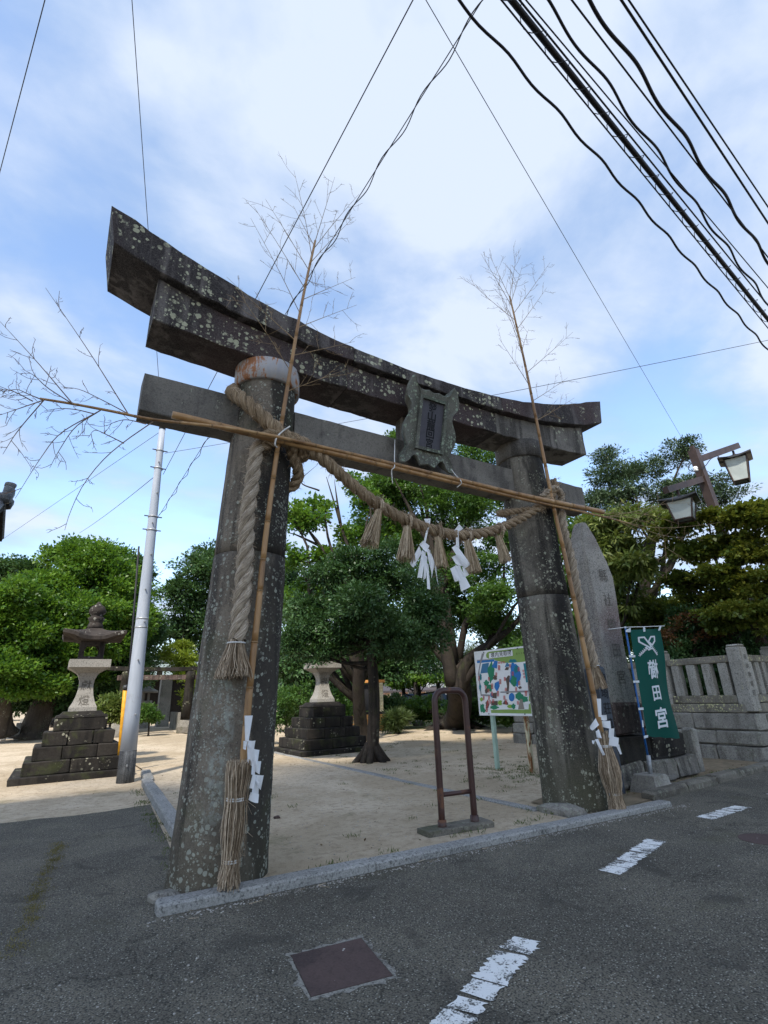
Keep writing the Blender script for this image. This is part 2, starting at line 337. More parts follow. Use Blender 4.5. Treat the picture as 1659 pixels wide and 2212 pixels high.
def m_bamboo():
    t = NT('dry bamboo'); g = t.n('ShaderNodeNewGeometry').outputs['Random Per Island']
    s = t.noise(1.0, 5, 0.6, 0.2, t.map((9, 9, 1.5)))
    c = t.ramp(t.math('ADD', t.math('MULTIPLY', s, 0.75), t.math('MULTIPLY', g, 0.25)), [(0.25, (0.15, 0.075, 0.028)), (0.5, (0.32, 0.175, 0.068)), (0.75, (0.42, 0.26, 0.115))])
    return t.end(t.bsdf(c, 0.42, 0.45, t.bump(s, 0.15, 0.003)))
M['bamboo'] = m_bamboo()
M['bamboo_node'] = m_simple('bamboo node', (0.24, 0.15, 0.075), 0.6)
M['twig'] = m_simple('dry twig', (0.30, 0.21, 0.12), 0.7, 0.2, 0.3, 15)
M['twig_dark'] = m_simple('dark dry twig', (0.20, 0.135, 0.095), 0.7, 0.2, 0.3, 15)
def m_rust():
    t = NT('rusty painted steel band'); v = t.map((5, 5, 1.3))
    k = t.noise(1.6, 7, 0.66, 0.5, v); k2 = t.noise(14, 5, 0.65)
    f = t.math('ADD', t.math('MULTIPLY', k, 0.7), t.math('MULTIPLY', k2, 0.3))
    c = t.ramp(f, [(0.40, (0.33, 0.33, 0.35)), (0.50, (0.38, 0.36, 0.35)), (0.545, (0.33, 0.14, 0.06)), (0.72, (0.15, 0.06, 0.03))])
    return t.end(t.bsdf(c, 0.7, 0.3, t.bump(f, 0.3, 0.01)))
M['rust_band'] = m_rust()
def m_brown_paint():
    t = NT('brown painted steel'); r = t.rng(t.noise(3.5, 6, 0.65), 0.56, 0.66)
    c = t.mix(r, (0.052, 0.023, 0.019), (0.13, 0.058, 0.03))
    return t.end(t.bsdf(c, t.rng(r, 0, 1, 0.35, 0.75), 0.4, t.bump(t.noise(40, 4), 0.15, 0.004)))
M['brown_steel'] = m_brown_paint()
M['lamp_steel'] = m_simple('lamp brown steel', (0.05, 0.032, 0.027), 0.55, 0.35, 0.25, 4)
M['lamp_glass'] = m_simple('frosted lamp glass', (0.40, 0.44, 0.42), 0.25, 0.5, 0.1, 3, 0.05)
M['dark_metal'] = m_simple('dark metal', (0.03, 0.03, 0.033), 0.45, 0.4)
M['galv'] = m_simple('galvanised steel', (0.32, 0.33, 0.34), 0.45, 0.4, 0.2, 12, 0.1, 0.4)
def m_pole():
    t = NT('painted steel pole'); c = t.mix(t.rng(t.noise(1, 5, 0.6, 0.3, t.map((4, 4, 0.5))), 0.35, 0.7), (0.29, 0.32, 0.37), (0.39, 0.42, 0.47))
    c = t.mix(t.math('MULTIPLY', t.rng(t.noise(5, 6, 0.7), 0.6, 0.72), 0.6), c, (0.22, 0.22, 0.22))
    return t.end(t.bsdf(c, 0.5, 0.35, t.bump(t.noise(30, 3), 0.05, 0.004)))
M['pole'] = m_pole()
M['pole_foot'] = m_stone('stained pole foot', (0.14, 0.145, 0.15), (0.02, 0.021, 0.023), 1.0, 0, streak=0.8, bumpy=0.2)
M['yellow'] = m_simple('yellow guard', (0.62, 0.30, 0.02), 0.5, 0.3, 0.2, 6)
M['green_post'] = m_simple('pale green painted steel', (0.34, 0.46, 0.37), 0.5, 0.35, 0.1, 6)
def m_rusty_post():
    t = NT('flaking cream post'); r = t.rng(t.noise(1.0, 7, 0.7, 0.4, t.map((14, 14, 3))), 0.47, 0.54)
    return t.end(t.bsdf(t.mix(r, (0.55, 0.50, 0.33), (0.20, 0.09, 0.035)), 0.7, 0.25, t.bump(r, 0.3, 0.004)))
M['rusty_post'] = m_rusty_post()
def m_cloth():
    t = NT('green banner cloth'); n = t.noise(3, 4); w = t.noise(300, 2)
    c = t.mix(n, (0.002, 0.055, 0.042), (0.003, 0.082, 0.062))
    a = t.bsdf(c, 0.7, 0.2, t.bump(w, 0.15, 0.002)); b = t.n('ShaderNodeBsdfTranslucent', {'Color': (0.004, 0.16, 0.12, 1)}).outputs[0]
    x = t.n('ShaderNodeMixShader', {0: 0.3}); t.t.links.new(a, x.inputs[1]); t.t.links.new(b, x.inputs[2]); return t.end(x.outputs[0])
M['cloth'] = m_cloth()
M['cloth_white'] = m_simple('banner white print', (0.58, 0.62, 0.64), 0.8, 0.1, 0.05)
M['blue'] = m_simple('blue plastic pole', (0.015, 0.10, 0.30), 0.35, 0.4)
M['blue_dark'] = m_simple('blue black plastic', (0.04, 0.05, 0.065), 0.5, 0.3)
def m_asphalt():
    t = NT('worn asphalt'); big = t.noise(0.8, 6, 0.65, 0.5); mid = t.noise(6, 5, 0.65)
    c = t.mix(t.rng(big, 0.40, 0.62), (0.105, 0.093, 0.072), (0.175, 0.155, 0.118))
    c = t.mix(t.math('MULTIPLY', t.rng(mid, 0.4, 0.7), 0.35), c, (0.145, 0.133, 0.107))
    d = t.voro(85); s = t.n('ShaderNodeSeparateColor', {0: t.voro(85, out='Color')})
    c = t.mix(t.math('MULTIPLY', t.rng(s.outputs[0], 0.2, 1.0), 0.5), c, (0.17, 0.16, 0.13))
    st = t.math('MULTIPLY', t.rng(s.outputs[1], 0.84, 0.93), t.rng(d, 0.50, 0.3))
    c = t.mix(st, c, (0.36, 0.345, 0.29))
    d2 = t.voro(46); s2 = t.n('ShaderNodeSeparateColor', {0: t.voro(46, out='Color')})
    c = t.mix(t.math('MULTIPLY', t.rng(s2.outputs[1], 0.955, 0.985), t.rng(d2, 0.30, 0.16)), c, (0.50, 0.49, 0.42))
    c = t.mix(t.rng(d, 0.48, 0.75, 0.0, 0.75), c, (0.018, 0.018, 0.018))
    c = t.mix(t.math('MULTIPLY', t.rng(t.noise(1.1, 5, 0.65, 0.6, t.map((1, 1, 1), (4, 8, 0))), 0.58, 0.7), 0.35), c, (0.085, 0.08, 0.045))
    wv = t.n('ShaderNodeVectorMath', {0: t.map((1, 1, 1)), 1: t.n('ShaderNodeVectorMath', {0: t.noise(2.2, 6, 0.7, 0, None, 1), 'Scale': 0.55}, operation='SCALE').outputs[0]}, operation='ADD').outputs[0]
    ck = t.math('MULTIPLY', t.rng(t.voro(0.55, wv, feature='DISTANCE_TO_EDGE'), 0.006, 0.001), t.rng(t.noise(0.7, 3, 0.5, 0, t.map((1, 1, 1), (2, 5, 0))), 0.46, 0.56))
    c = t.mix(t.math('MULTIPLY', ck, 0.5), c, (0.022, 0.021, 0.018))
    c = t.mix(t.math('MULTIPLY', t.rng(t.noise(1.6, 3, 0.5, 0.8, t.map((1, 1, 1), (7, 3, 0))), 0.63, 0.70), 0.5), c, (0.045, 0.042, 0.036))
    h = t.math('SUBTRACT', t.math('SUBTRACT', t.math('MULTIPLY', mid, 0.4), d), t.math('MULTIPLY', ck, 0.8))
    return t.end(t.bsdf(c, t.rng(s.outputs[2], 0, 1, 0.75, 0.95), 0.18, t.bump(h, 1.0, 0.010)))
M['asphalt'] = m_asphalt()
def m_gravel():
    t = NT('decomposed granite court'); big = t.noise(0.35, 5, 0.6, 0.4); mid = t.noise(3.2, 6, 0.68); fine = t.noise(70, 4, 0.75)
    c = t.mix(t.rng(big, 0.38, 0.62), (0.40, 0.32, 0.22), (0.55, 0.455, 0.335))
    c = t.mix(t.math('MULTIPLY', t.rng(mid, 0.5, 0.72), 0.45), c, (0.30, 0.235, 0.15))
    c = t.mix(t.math('MULTIPLY', t.rng(t.noise(11, 6, 0.72), 0.48, 0.64), 0.6), c, (0.25, 0.195, 0.13))
    c = t.mix(t.math('MULTIPLY', t.rng(fine, 0.48, 0.7), 0.5), c, (0.20, 0.155, 0.105))
    c = t.mix(t.math('MULTIPLY', t.rng(t.noise(110, 2, 0.5, 0, t.map((1, 1, 1), (3, 3, 3))), 0.62, 0.72), 0.5), c, (0.68, 0.60, 0.48))
    # thin moss and weeds creeping in where nobody walks
    ms = t.rng(t.noise(0.9, 6, 0.72, 0.5, t.map((1, 1, 1), (6.5, 2.1, 0))), 0.56, 0.70)
    c = t.mix(t.math('MULTIPLY', ms, 0.42), c, (0.10, 0.105, 0.045))
    return t.end(t.bsdf(c, 0.95, 0.1, t.bump(t.math('ADD', t.math('MULTIPLY', fine, 0.5), t.math('ADD', mid, t.noise(11, 6, 0.72))), 0.9, 0.02)))
M['gravel'] = m_gravel()
def m_dirt():
    t = NT('verge dirt'); n = t.noise(5, 7, 0.7); f = t.noise(60, 4, 0.7)
    c = t.mix(t.rng(n, 0.35, 0.65), (0.24, 0.18, 0.115), (0.13, 0.11, 0.07)); c = t.mix(t.math('MULTIPLY', f, 0.5), c, (0.30, 0.24, 0.17))
    return t.end(t.bsdf(c, 0.95, 0.1, t.bump(t.math('ADD', n, f), 0.7, 0.02)))
M['dirt'] = m_dirt()
def m_turf():
    t = NT('mossy turf'); n = t.noise(9, 7, 0.7); f = t.noise(90, 4, 0.7)
    c = t.mix(t.rng(n, 0.35, 0.68), (0.055, 0.065, 0.022), (0.17, 0.15, 0.08)); c = t.mix(t.math('MULTIPLY', f, 0.4), c, (0.09, 0.11, 0.03))
    return t.end(t.bsdf(c, 0.95, 0.1, t.bump(t.math('ADD', n, f), 0.8, 0.02)))
M['turf'] = m_turf()
def m_marking():
    t = NT('worn road paint'); a = t.noise(7, 6, 0.72, 0.2); b = t.voro(85)
    c = t.mix(t.rng(a, 0.45, 0.62), (0.72, 0.72, 0.70), (0.60, 0.59, 0.55))
    c = t.mix(t.math('MULTIPLY', t.rng(t.math('ADD', a, t.math('MULTIPLY', b, 0.25)), 0.66, 0.72), 0.9), c, (0.07, 0.07, 0.065))
    return t.end(t.bsdf(c, 0.8, 0.25, t.bump(t.math('SUBTRACT', a, b), 0.6, 0.006)))
M['marking'] = m_marking()
M['rim'] = m_stone('worn concrete rim', (0.20, 0.19, 0.165), (0.085, 0.08, 0.07), 0.5, 0, streak=0, speck=0.6, bumpy=0.6)
M['cover'] = m_stone('rusty iron cover', (0.085, 0.058, 0.052), (0.05, 0.036, 0.034), 0.5, 0, streak=0, speck=0.2, bumpy=0.2)
M['bark'] = m_stone('bark', (0.04, 0.032, 0.026), (0.011, 0.0095, 0.008), 0.6, 0.2, (0.22, 0.22, 0.17), 9, 1.6, moss=0.3, bumpy=1.0, lich_lo=0.55)  # base colour lowered to stand in for canopy shade on the trunks
M['bark_grey'] = m_stone('grey bark', (0.075, 0.06, 0.047), (0.022, 0.018, 0.015), 0.55, 0.3, streak=1.6, moss=0.25, bumpy=1.0)
def m_leaf(name, stops, trans=(0.10, 0.16, 0.02), tw=0.35, rough=0.42, spec=0.35):
    t = NT(name); g = t.n('ShaderNodeNewGeometry').outputs['Random Per Island']
    big = t.noise(0.9, 4, 0.6)
    c = t.ramp(t.math('ADD', t.math('MULTIPLY', g, 0.55), t.math('MULTIPLY', t.rng(big, 0.33, 0.67), 0.45)), [(0.15+0.7*i/(len(stops)-1), q) for i, q in enumerate(stops)])
    a = t.bsdf(c, rough, spec); b = t.n('ShaderNodeBsdfTranslucent', {'Color': (*trans, 1)}).outputs[0]
    x = t.n('ShaderNodeMixShader', {0: tw}); t.t.links.new(a, x.inputs[1]); t.t.links.new(b, x.inputs[2]); return t.end(x.outputs[0])
M['leaf_dark'] = m_leaf('glossy evergreen leaf', [(0.028, 0.068, 0.024), (0.048, 0.105, 0.036), (0.085, 0.16, 0.055)], (0.06, 0.12, 0.02), 0.25)
M['leaf_mid'] = m_leaf('broad green leaf', [(0.035, 0.085, 0.018), (0.058, 0.125, 0.026), (0.095, 0.17, 0.035)], (0.10, 0.20, 0.025), 0.35)
M['leaf_bright'] = m_leaf('bright green leaf', [(0.032, 0.09, 0.016), (0.07, 0.155, 0.02), (0.15, 0.25, 0.028)], (0.13, 0.25, 0.02), 0.36)
M['leaf_yellow'] = m_leaf('yellow green leaf', [(0.085, 0.135, 0.015), (0.14, 0.20, 0.02), (0.21, 0.26, 0.03)], (0.22, 0.28, 0.02), 0.4)
M['leaf_maple'] = m_leaf('maple leaf', [(0.06, 0.105, 0.02), (0.12, 0.17, 0.028), (0.22, 0.22, 0.035)], (0.16, 0.18, 0.02), 0.4)
M['leaf_long'] = m_leaf('long pale leaf', [(0.07, 0.115, 0.022), (0.13, 0.18, 0.04), (0.25, 0.28, 0.08)], (0.14, 0.18, 0.03), 0.35)
M['leaf_pine'] = m_leaf('dark fine foliage', [(0.04, 0.075, 0.038), (0.065, 0.11, 0.052), (0.11, 0.165, 0.075)], (0.05, 0.08, 0.03), 0.25)
M['leaf_red'] = m_leaf('brown red leaf', [(0.09, 0.04, 0.018), (0.13, 0.06, 0.025), (0.12, 0.09, 0.03)], (0.16, 0.07, 0.02), 0.35)
M['leaf_willow'] = m_leaf('willow leaf', [(0.05, 0.08, 0.03), (0.08, 0.12, 0.04), (0.12, 0.16, 0.06)], (0.12, 0.17, 0.04), 0.4)
M['moss_yellow'] = m_leaf('yellow moss', [(0.09, 0.08, 0.025), (0.17, 0.145, 0.045), (0.25, 0.21, 0.08)], (0.1, 0.09, 0.02), 0.2, 0.8, 0.1)
M['litter'] = m_leaf('dry leaf', [(0.07, 0.045, 0.022), (0.13, 0.085, 0.04), (0.20, 0.14, 0.07)], (0, 0, 0), 0.0, 0.8, 0.2)
M['grass'] = m_leaf('grass blade', [(0.05, 0.08, 0.02), (0.09, 0.12, 0.03), (0.17, 0.16, 0.07)], (0.12, 0.16, 0.03), 0.35)
def m_tileroof():
    t = NT('blue grey copper roof'); s = t.noise(1, 5, 0.6, 0.2, t.map((6, 6, 1)))
    return t.end(t.bsdf(t.mix(t.rng(s, 0.35, 0.65), (0.20, 0.25, 0.25), (0.32, 0.37, 0.36)), 0.6, 0.3, t.bump(s, 0.2, 0.01)))
M['copper'] = m_tileroof()
M['tile'] = m_simple('grey roof tile', (0.075, 0.08, 0.085), 0.5, 0.35, 0.35, 6)
M['wood_dark'] = m_simple('dark timber', (0.018, 0.015, 0.013), 0.8, 0.2, 0.3, 6)
M['brick_orange'] = m_leaf('orange brick', [(0.42, 0.18, 0.05), (0.52, 0.25, 0.075), (0.60, 0.33, 0.12)], (0, 0, 0), 0.0, 0.8, 0.2)
M['brick_cream'] = m_leaf('cream brick', [(0.50, 0.42, 0.24), (0.58, 0.50, 0.30), (0.64, 0.57, 0.38)], (0, 0, 0), 0.0, 0.8, 0.2)
for _k in ('brick_orange', 'brick_cream'):       # one brick is one object here, so vary by object
    _t = M[_k].node_tree; _g = [n for n in _t.nodes if n.type == 'NEW_GEOMETRY'][0]; _o = _t.nodes.new('ShaderNodeObjectInfo')
    for l in list(_g.outputs['Random Per Island'].links): _t.links.new(_o.outputs['Random'], l.to_socket)
M['mortar'] = m_simple('mortar', (0.30, 0.26, 0.20), 0.9)
M['plaster_pink'] = m_simple('pink plaster', (0.50, 0.32, 0.25), 0.85)
M['plaster_white'] = m_simple('white plaster', (0.66, 0.68, 0.70), 0.85, 0.2, 0.05)
M['plaster_grey'] = m_simple('grey plaster', (0.42, 0.42, 0.42), 0.85, 0.2, 0.05)
M['roof_dark'] = m_simple('dark roof', (0.06, 0.05, 0.052), 0.6)
M['car_paint'] = m_simple('dark blue car paint', (0.010, 0.018, 0.035), 0.15, 0.6, 0.05, 2, 0.0)
M['glass'] = m_simple('window glass', (0.02, 0.025, 0.03), 0.08, 0.6, 0.05, 2, 0.0)
M['rubber'] = m_simple('rubber', (0.012, 0.012, 0.012), 0.8)
def flat(name, c): return m_simple(name, c, 0.55, 0.3, 0.06)
SHADE = True
RG = np.random.default_rng(7)
# ================================================================== THE GROUND
def sheet(name, poly, z, m, parent=None):
    mb = MB(); n = len(poly); mb.add([(x, y, z) for x, y in poly], [tuple(range(n))])
    return mb.build(name, m, parent, kind='structure') if parent is None else mb.build(name, m, parent)
sheet('ground', [(-400, -400), (400, -400), (400, 400), (-400, 400)], 0.0, M['gravel'])
edge = [(x, 4.45+0.07*math.sin(x*2.3)+RG.normal(0, 0.035)) for x in np.arange(-2.42, -9, -0.22)]
road = sheet('road', [(-80, -40), (80, -40), (80, 5.8), (20, 0.80), (8.3, -0.02), (3.58, -0.42), (3.42, -0.72), (-3.0, -0.52), (-2.78, -0.42)]+edge+[(-80, 6.0)], 0.004, M['asphalt'])
# worn dashes of the edge line: each a ragged strip with cracks across it
def dash(a, b, w, cuts, seed):
    r = np.random.default_rng(seed); a, b = np.array(a), np.array(b); d = norm(b-a); n = np.array([-d[1], d[0]]); L = np.linalg.norm(b-a)
    cs = [0]+cuts+[1]; mb = MB()
    for i in range(len(cs)-1):
        s0, s1 = cs[i]*L+(0.005 if i else 0), cs[i+1]*L-0.005; k = max(4, int((s1-s0)/0.018))
        sk = r.uniform(-0.03, 0.03)
        lo = [a+d*(s0+(s1-s0)*j/k+r.normal(0, 0.004))-n*(w/2+r.normal(0, 0.011)) for j in range(k+1)]
        hi = [a+d*(s0+sk*0.5+(s1-s0)*j/k+r.normal(0, 0.004))+n*(w/2+r.normal(0, 0.011)) for j in range(k+1)]
        e = 0.016*abs(math.sin(i*1.9))
        lo[0] = lo[0]+d*e; hi[-1] = hi[-1]-d*e
        V = [(p[0], p[1], 0.0085) for p in lo]+[(p[0], p[1], 0.0085) for p in hi]
        mb.add(V, [(j, j+1, k+1+j+1, k+1+j) for j in range(k)])
    return mb.build('road_marking', M['marking'], road)
ORG[road.name] = np.zeros(3)
for i, (p, q, w, cuts) in enumerate([((955, 2236), (1138, 2030), 0.185, [0.17, 0.30, 0.46, 0.8]), ((1318, 1888), (1418, 1816), 0.19, [0.16, 0.3, 0.44, 0.58, 0.7, 0.84]),
                                     ((1522, 1769), (1604, 1743), 0.20, [0.15, 0.3, 0.45, 0.6, 0.75, 0.88]), ((1668, 1718), (1735, 1698), 0.16, [0.3, 0.6])]):
    a, b = gz(*p), gz(*q); dash(a[:2], b[:2], w, cuts, 40+i)
# the raised walk between its kerbs
sheet('path', [(-2.5, -0.42), (1.70, -0.58), (1.78, 3.4), (1.88, 11.5), (2.3, 60), (-2.2, 60), (-1.9, 9), (-2.08, 6.9)], 0.04, M['gravel'])
sheet('verge', [(2.2, -0.55), (3.6, -0.40), (8.3, 0.02), (20, 0.86), (20, 2.6), (8.0, 2.6), (2.2, 0.6)], 0.012, M['dirt'])
def turf_patch(pts, z): sheet('turf', pts, z, M['turf'])
def blobpoly(c, rx, ry, seed, n=26):
    r = np.random.default_rng(seed); ph = r.uniform(0, 6.28, 4)
    return [(c[0]+rx*math.cos(a)*(1+0.18*math.sin(3*a+ph[0])+0.12*math.sin(7*a+ph[1])), c[1]+ry*math.sin(a)*(1+0.18*math.sin(4*a+ph[2])+0.1*math.sin(9*a+ph[3]))) for a in np.linspace(0, 2*math.pi, n, endpoint=False)]
turf_patch([(9.5, 17.6), (15.2, 12.6), (24, 10), (30, 40), (9, 40)], 0.007)
def stones_along(name, a, b, w, h, lens, m, label_kind=None, top=None, ch=0.015, gap=0.008, jit=0.0, seed=1, zb=-0.05):
    r = np.random.default_rng(seed); a, b = np.array(a, float), np.array(b, float); L = np.linalg.norm(b-a); d = (b-a)/L; ang = math.atan2(d[1], d[0])
    root = thing(name, None, None, (a[0], a[1], 0), kind='structure'); s = 0; tot = sum(lens)
    for ln in lens:
        l2 = ln*L/tot; c = a+d*(s+l2/2); s += l2; hh = h+r.normal(0, 0.006)
        MB().box((c[0], c[1], (zb+hh)/2), (l2-gap, w, hh-zb), rz(ang+r.normal(0, 0.004)), ch, jit, r).build('kerb_stone', m, root)
    return root
stones_along('front_kerb', (-3.10, -0.53), (3.43, -0.74), 0.19, 0.068, [1.9, 2.4, 2.2], M['granite'], seed=3, ch=0.016, gap=0.004)
stones_along('path_kerb_left', (-2.60, -0.30), (-2.16, 6.85), 0.19, 0.125, [2.4, 2.5, 2.3], M['granite'], seed=4, jit=0.005, ch=0.02)
stones_along('path_kerb_left_far', (-2.10, 7.0), (-1.94, 8.7), 0.19, 0.115, [1], M['granite'], seed=5, jit=0.006, ch=0.02)
stones_along('path_kerb_right', (1.72, 0.0), (1.97, 10.9), 0.15, 0.058, [1.2]*9, M['granite'], seed=6, jit=0.004)
stones_along('road_kerb', (3.60, -0.36), (19.5, 0.80), 0.22, 0.115, [1.0]*16, M['kerb_old'], seed=7, jit=0.008, ch=0.03)
# iron cover plate with a worn concrete rim
rim = thing('cover_plate', 'flat rusty iron cover plate set in the asphalt', 'cover plate', tuple(gz(740, 2090)))
cp = [gz(628, 2066)+(0, 0, 0.0075), gz(672, 2156)+(0, 0, 0.0075), gz(848, 2110)+(0, 0, 0.0075), gz(780, 2029)+(0, 0, 0.0075)]
cc = sum(cp)/4
mb = MB(); mb.add([p for p in cp]+[p-np.array([0, 0, 0.02]) for p in cp], [(0, 1, 2, 3), (4, 5, 1, 0), (5, 6, 2, 1), (6, 7, 3, 2), (7, 4, 0, 3)]); mb.build('plate', M['cover'], rim)
mb = MB(); r2 = np.random.default_rng(3)
for i in range(4):
    a, b = cp[i], cp[(i+1) % 4]; k = 14
    inn = [a+(b-a)*j/k for j in range(k+1)]; inn = [p+(p-cc)*0.02 for p in inn]
    outp = [p+(p-cc)*(0.10+0.06*r2.normal()) for p in inn]
    mb.add([(p[0], p[1], 0.0062) for p in inn]+[(p[0], p[1], 0.0052) for p in outp], [(j, j+1, k+2+j, k+1+j) for j in range(k)])
mb.build('concrete_rim', M['rim'], rim)

mc = gz(1652, 1814); MH = thing('manhole_cover', 'brown round manhole cover in the road beside the far dashes', 'manhole cover', (mc[0], mc[1], 0))
MB().lathe((mc[0], mc[1], 0), [(0.24, -0.02), (0.24, 0.0065), (0.23, 0.008)], 32).build('lid', M['cover'], MH)

# ================================================================== THE STONE GATE
TG = thing('torii_gate', 'tall weathered stone torii gate with curved lintel over the entrance path', 'torii gate', (0, 0, 0))
def sm(rng_, n, k=3):
    a = rng_.normal(0, 1, n)
    for _ in range(k): a = (a+np.roll(a, 1)+np.roll(a, -1))/3
    return a/(a.std()+1e-9)
def pillar(sx, m, z0, z1, seed, flare=0.0):
    r = np.random.default_rng(seed); rings = []; n = 44; zs = np.linspace(z0, z1, max(8, int((z1-z0)*7)))
    dr = sm(r, n, 3)*0.003
    for i, z in enumerate(zs):
        t = z/5.28; xc = sx*(2.489+(2.2685-2.489)*t); R_ = 0.4417+(0.364-0.4417)*t+0.02*math.exp(-z*2.2)
        dr = 0.55*dr+0.45*sm(r, n, 3)*0.0035
        e = 0.004 if (i == 0 and z0 > 0.5) or i == len(zs)-1 else 0.0
        an = np.arange(n)*2*math.pi/n
        rings.append(np.c_[xc+np.cos(an)*(R_+dr-e), np.sin(an)*(R_+dr-e), np.full(n, z)])
    mb = MB().loft(rings); return mb
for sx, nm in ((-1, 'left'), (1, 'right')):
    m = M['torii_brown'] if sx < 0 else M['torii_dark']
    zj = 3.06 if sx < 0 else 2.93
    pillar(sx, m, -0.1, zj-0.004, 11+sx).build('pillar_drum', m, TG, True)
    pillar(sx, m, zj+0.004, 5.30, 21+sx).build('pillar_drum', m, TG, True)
xc = -2.2685
MB().lathe((xc, 0, 0), [(0.385, 5.25), (0.412, 5.255), (0.412, 5.545), (0.385, 5.55)], 48).build('steel_band', M['rust_band'], TG, True, label='rusty grey steel band round the pillar head')
MB().lathe((2.2685, 0, 0), [(0.37, 5.245), (0.405, 5.26), (0.41, 5.54), (0.38, 5.555)], 40).build('collar', M['torii'], TG, True)
def beam(xa, xb, zt, zb, y0, y1, m, name, slant=0.0, seed=0, nx=None, rough=0.005):
    r = np.random.default_rng(seed); nx = nx or max(4, int((xb-xa)*6)); rings = []
    for i, x in enumerate(np.linspace(xa, xb, nx+1)):
        T, B = zt(x), zb(x); ends = []
        def xx(z):
            k = (z-B)/(T-B); q = 0
            if slant and i == 0 and abs(xa) > 3: q = -slant*k
            if slant and i == nx and abs(xb) > 3: q = slant*k
            return x+q
        c = 0.012; ys = [y0, y0+c, y1-c, y1]
        P = [(y0+c, B), (y1-c, B), (y1, B+c), (y1, (B+T)/2), (y1, T-c), (y1-c, T), (y0+c, T), (y0, T-c), (y0, (B+T)/2), (y0, B+c)]
        j = r.normal(0, rough, (len(P), 2))
        rings.append(np.array([(xx(z), y+j[k][0], z+j[k][1]) for k, (y, z) in enumerate(P)]))
    return MB().loft(rings).build(name, m, TG)
ktop = lambda x: 6.07+0.86*(abs(x)/4.3)**2.3
kbot = lambda x: 5.875+0.52*(abs(x)/4.25)**3.3
sbot = lambda x: 5.49+0.14*(abs(x)/3.72)**2.5
for a, b, s in ((-4.22, -1.205, 1), (-1.195, 1.545, 2), (1.555, 4.22, 3)):
    beam(a, b, ktop, lambda x: kbot(x)+0.003, -0.41, 0.43, M['torii_top'], 'crown_lintel', 0.09, s)
for a, b, s in ((-3.72, -1.265, 4), (-1.255, 1.475, 5), (1.485, 3.72, 6)):
    beam(a, b, kbot, sbot, -0.30, 0.27, M['torii_top'] if s != 6 else M['torii'], 'lintel', 0.0, s)
NT_, NB_ = 5.045, 4.565
for a, b, s in ((-3.706, -2.64, 7), (-1.92, 1.93, 8), (2.64, 3.706, 9)):
    beam(a, b, lambda x: NT_, lambda x: NB_, -0.107, 0.20, M['nuki'], 'tie_beam', 0.0, s, rough=0.003)
MB().box((0.02, 0.06, 5.27), (0.42, 0.22, 0.46), None, 0.012).build('centre_strut', M['torii'], TG)
# name plaque, tilted forward
PL = thing('name_plaque', 'carved stone name plaque with scrolled rim tilted forward under the lintel', 'plaque', (0.02, -0.17, 4.60))
tt = math.radians(15); po = np.array([0.02, -0.19, 4.60]); pux = np.array([1.0, 0, 0]); puy = np.array([0, -math.sin(tt), math.cos(tt)]); pn = np.array([0, -math.cos(tt), -math.sin(tt)])
half = [(0, .055), (.07, .03), (.13, .02), (.165, .07), (.20, .125), (.25, .145), (.295, .11), (.33, .05), (.40, .0), (.47, -.005), (.475, .06), (.435, .13), (.395, .19), (.375, .25), (.40, .31), (.44, .38), (.465, .47), (.465, .56), (.435, .65), (.395, .72), (.37, .79), (.375, .86), (.41, .92), (.455, .97), (.475, 1.04), (.465, 1.12), (.435, 1.20), (.395, 1.27), (.36, 1.31), (.335, 1.24), (.29, 1.17), (.23, 1.13), (.16, 1.13), (.09, 1.145), (0, 1.12)]
outl = half+[(-x, y) for x, y in half[-2:0:-1]]
def pring(sc, dep, cy=0.62): return np.array([po+pux*(x*sc)+puy*(cy+(y-cy)*sc)+pn*dep for x, y in outl])
rings = [pring(0.86, -0.05), pring(0.90, 0.0), pring(0.985, 0.075), pring(1.0, 0.095), pring(0.97, 0.115)]
mb = MB().loft(rings, cap=False); n = len(outl)
inner = np.array([po+pux*(x*0.62)+puy*(0.63+(y-0.63)*0.66)+pn*0.085 for x, y in outl])
mb.add(np.vstack([rings[-1], inner]), [(i, (i+1) % n, n+(i+1) % n, n+i) for i in range(n)])
mb.add(inner, [tuple(range(n))]); mb.add(rings[0], [tuple(range(n-1, -1, -1))])
mb.build('scrolled_body', M['gaku'], PL)
def pbox(x0, x1, y0, y1, d0, d1): return MB().prism([(x0, y0), (x1, y0), (x1, y1), (x0, y1)], po+pn*d0, pux, puy, pn*(d1-d0))
for x0, x1, y0, y1 in ((-.245, -.20, .25, 1.04), (.20, .245, .25, 1.04), (-.20, .20, .25, .295), (-.20, .20, .995, 1.04)):
    pbox(x0, x1, y0, y1, 0.078, 0.132).build('frame_rail', M['gaku'], PL)
pan = pbox(-.198, .198, .297, .993, 0.076, 0.094).build('name_panel', M['slate'], PL)
for i, chn in enumerate('發山龍回宮'):
    mb = MB(); write(mb, chn, po+puy*(0.91-0.133*i)+pn*0.0965, pux, puy, 0.15 if i < 3 else 0.14, 0.022, 1.15 if i in (1, 3) else 1.0); mb.build('character', M['ink'], pan)
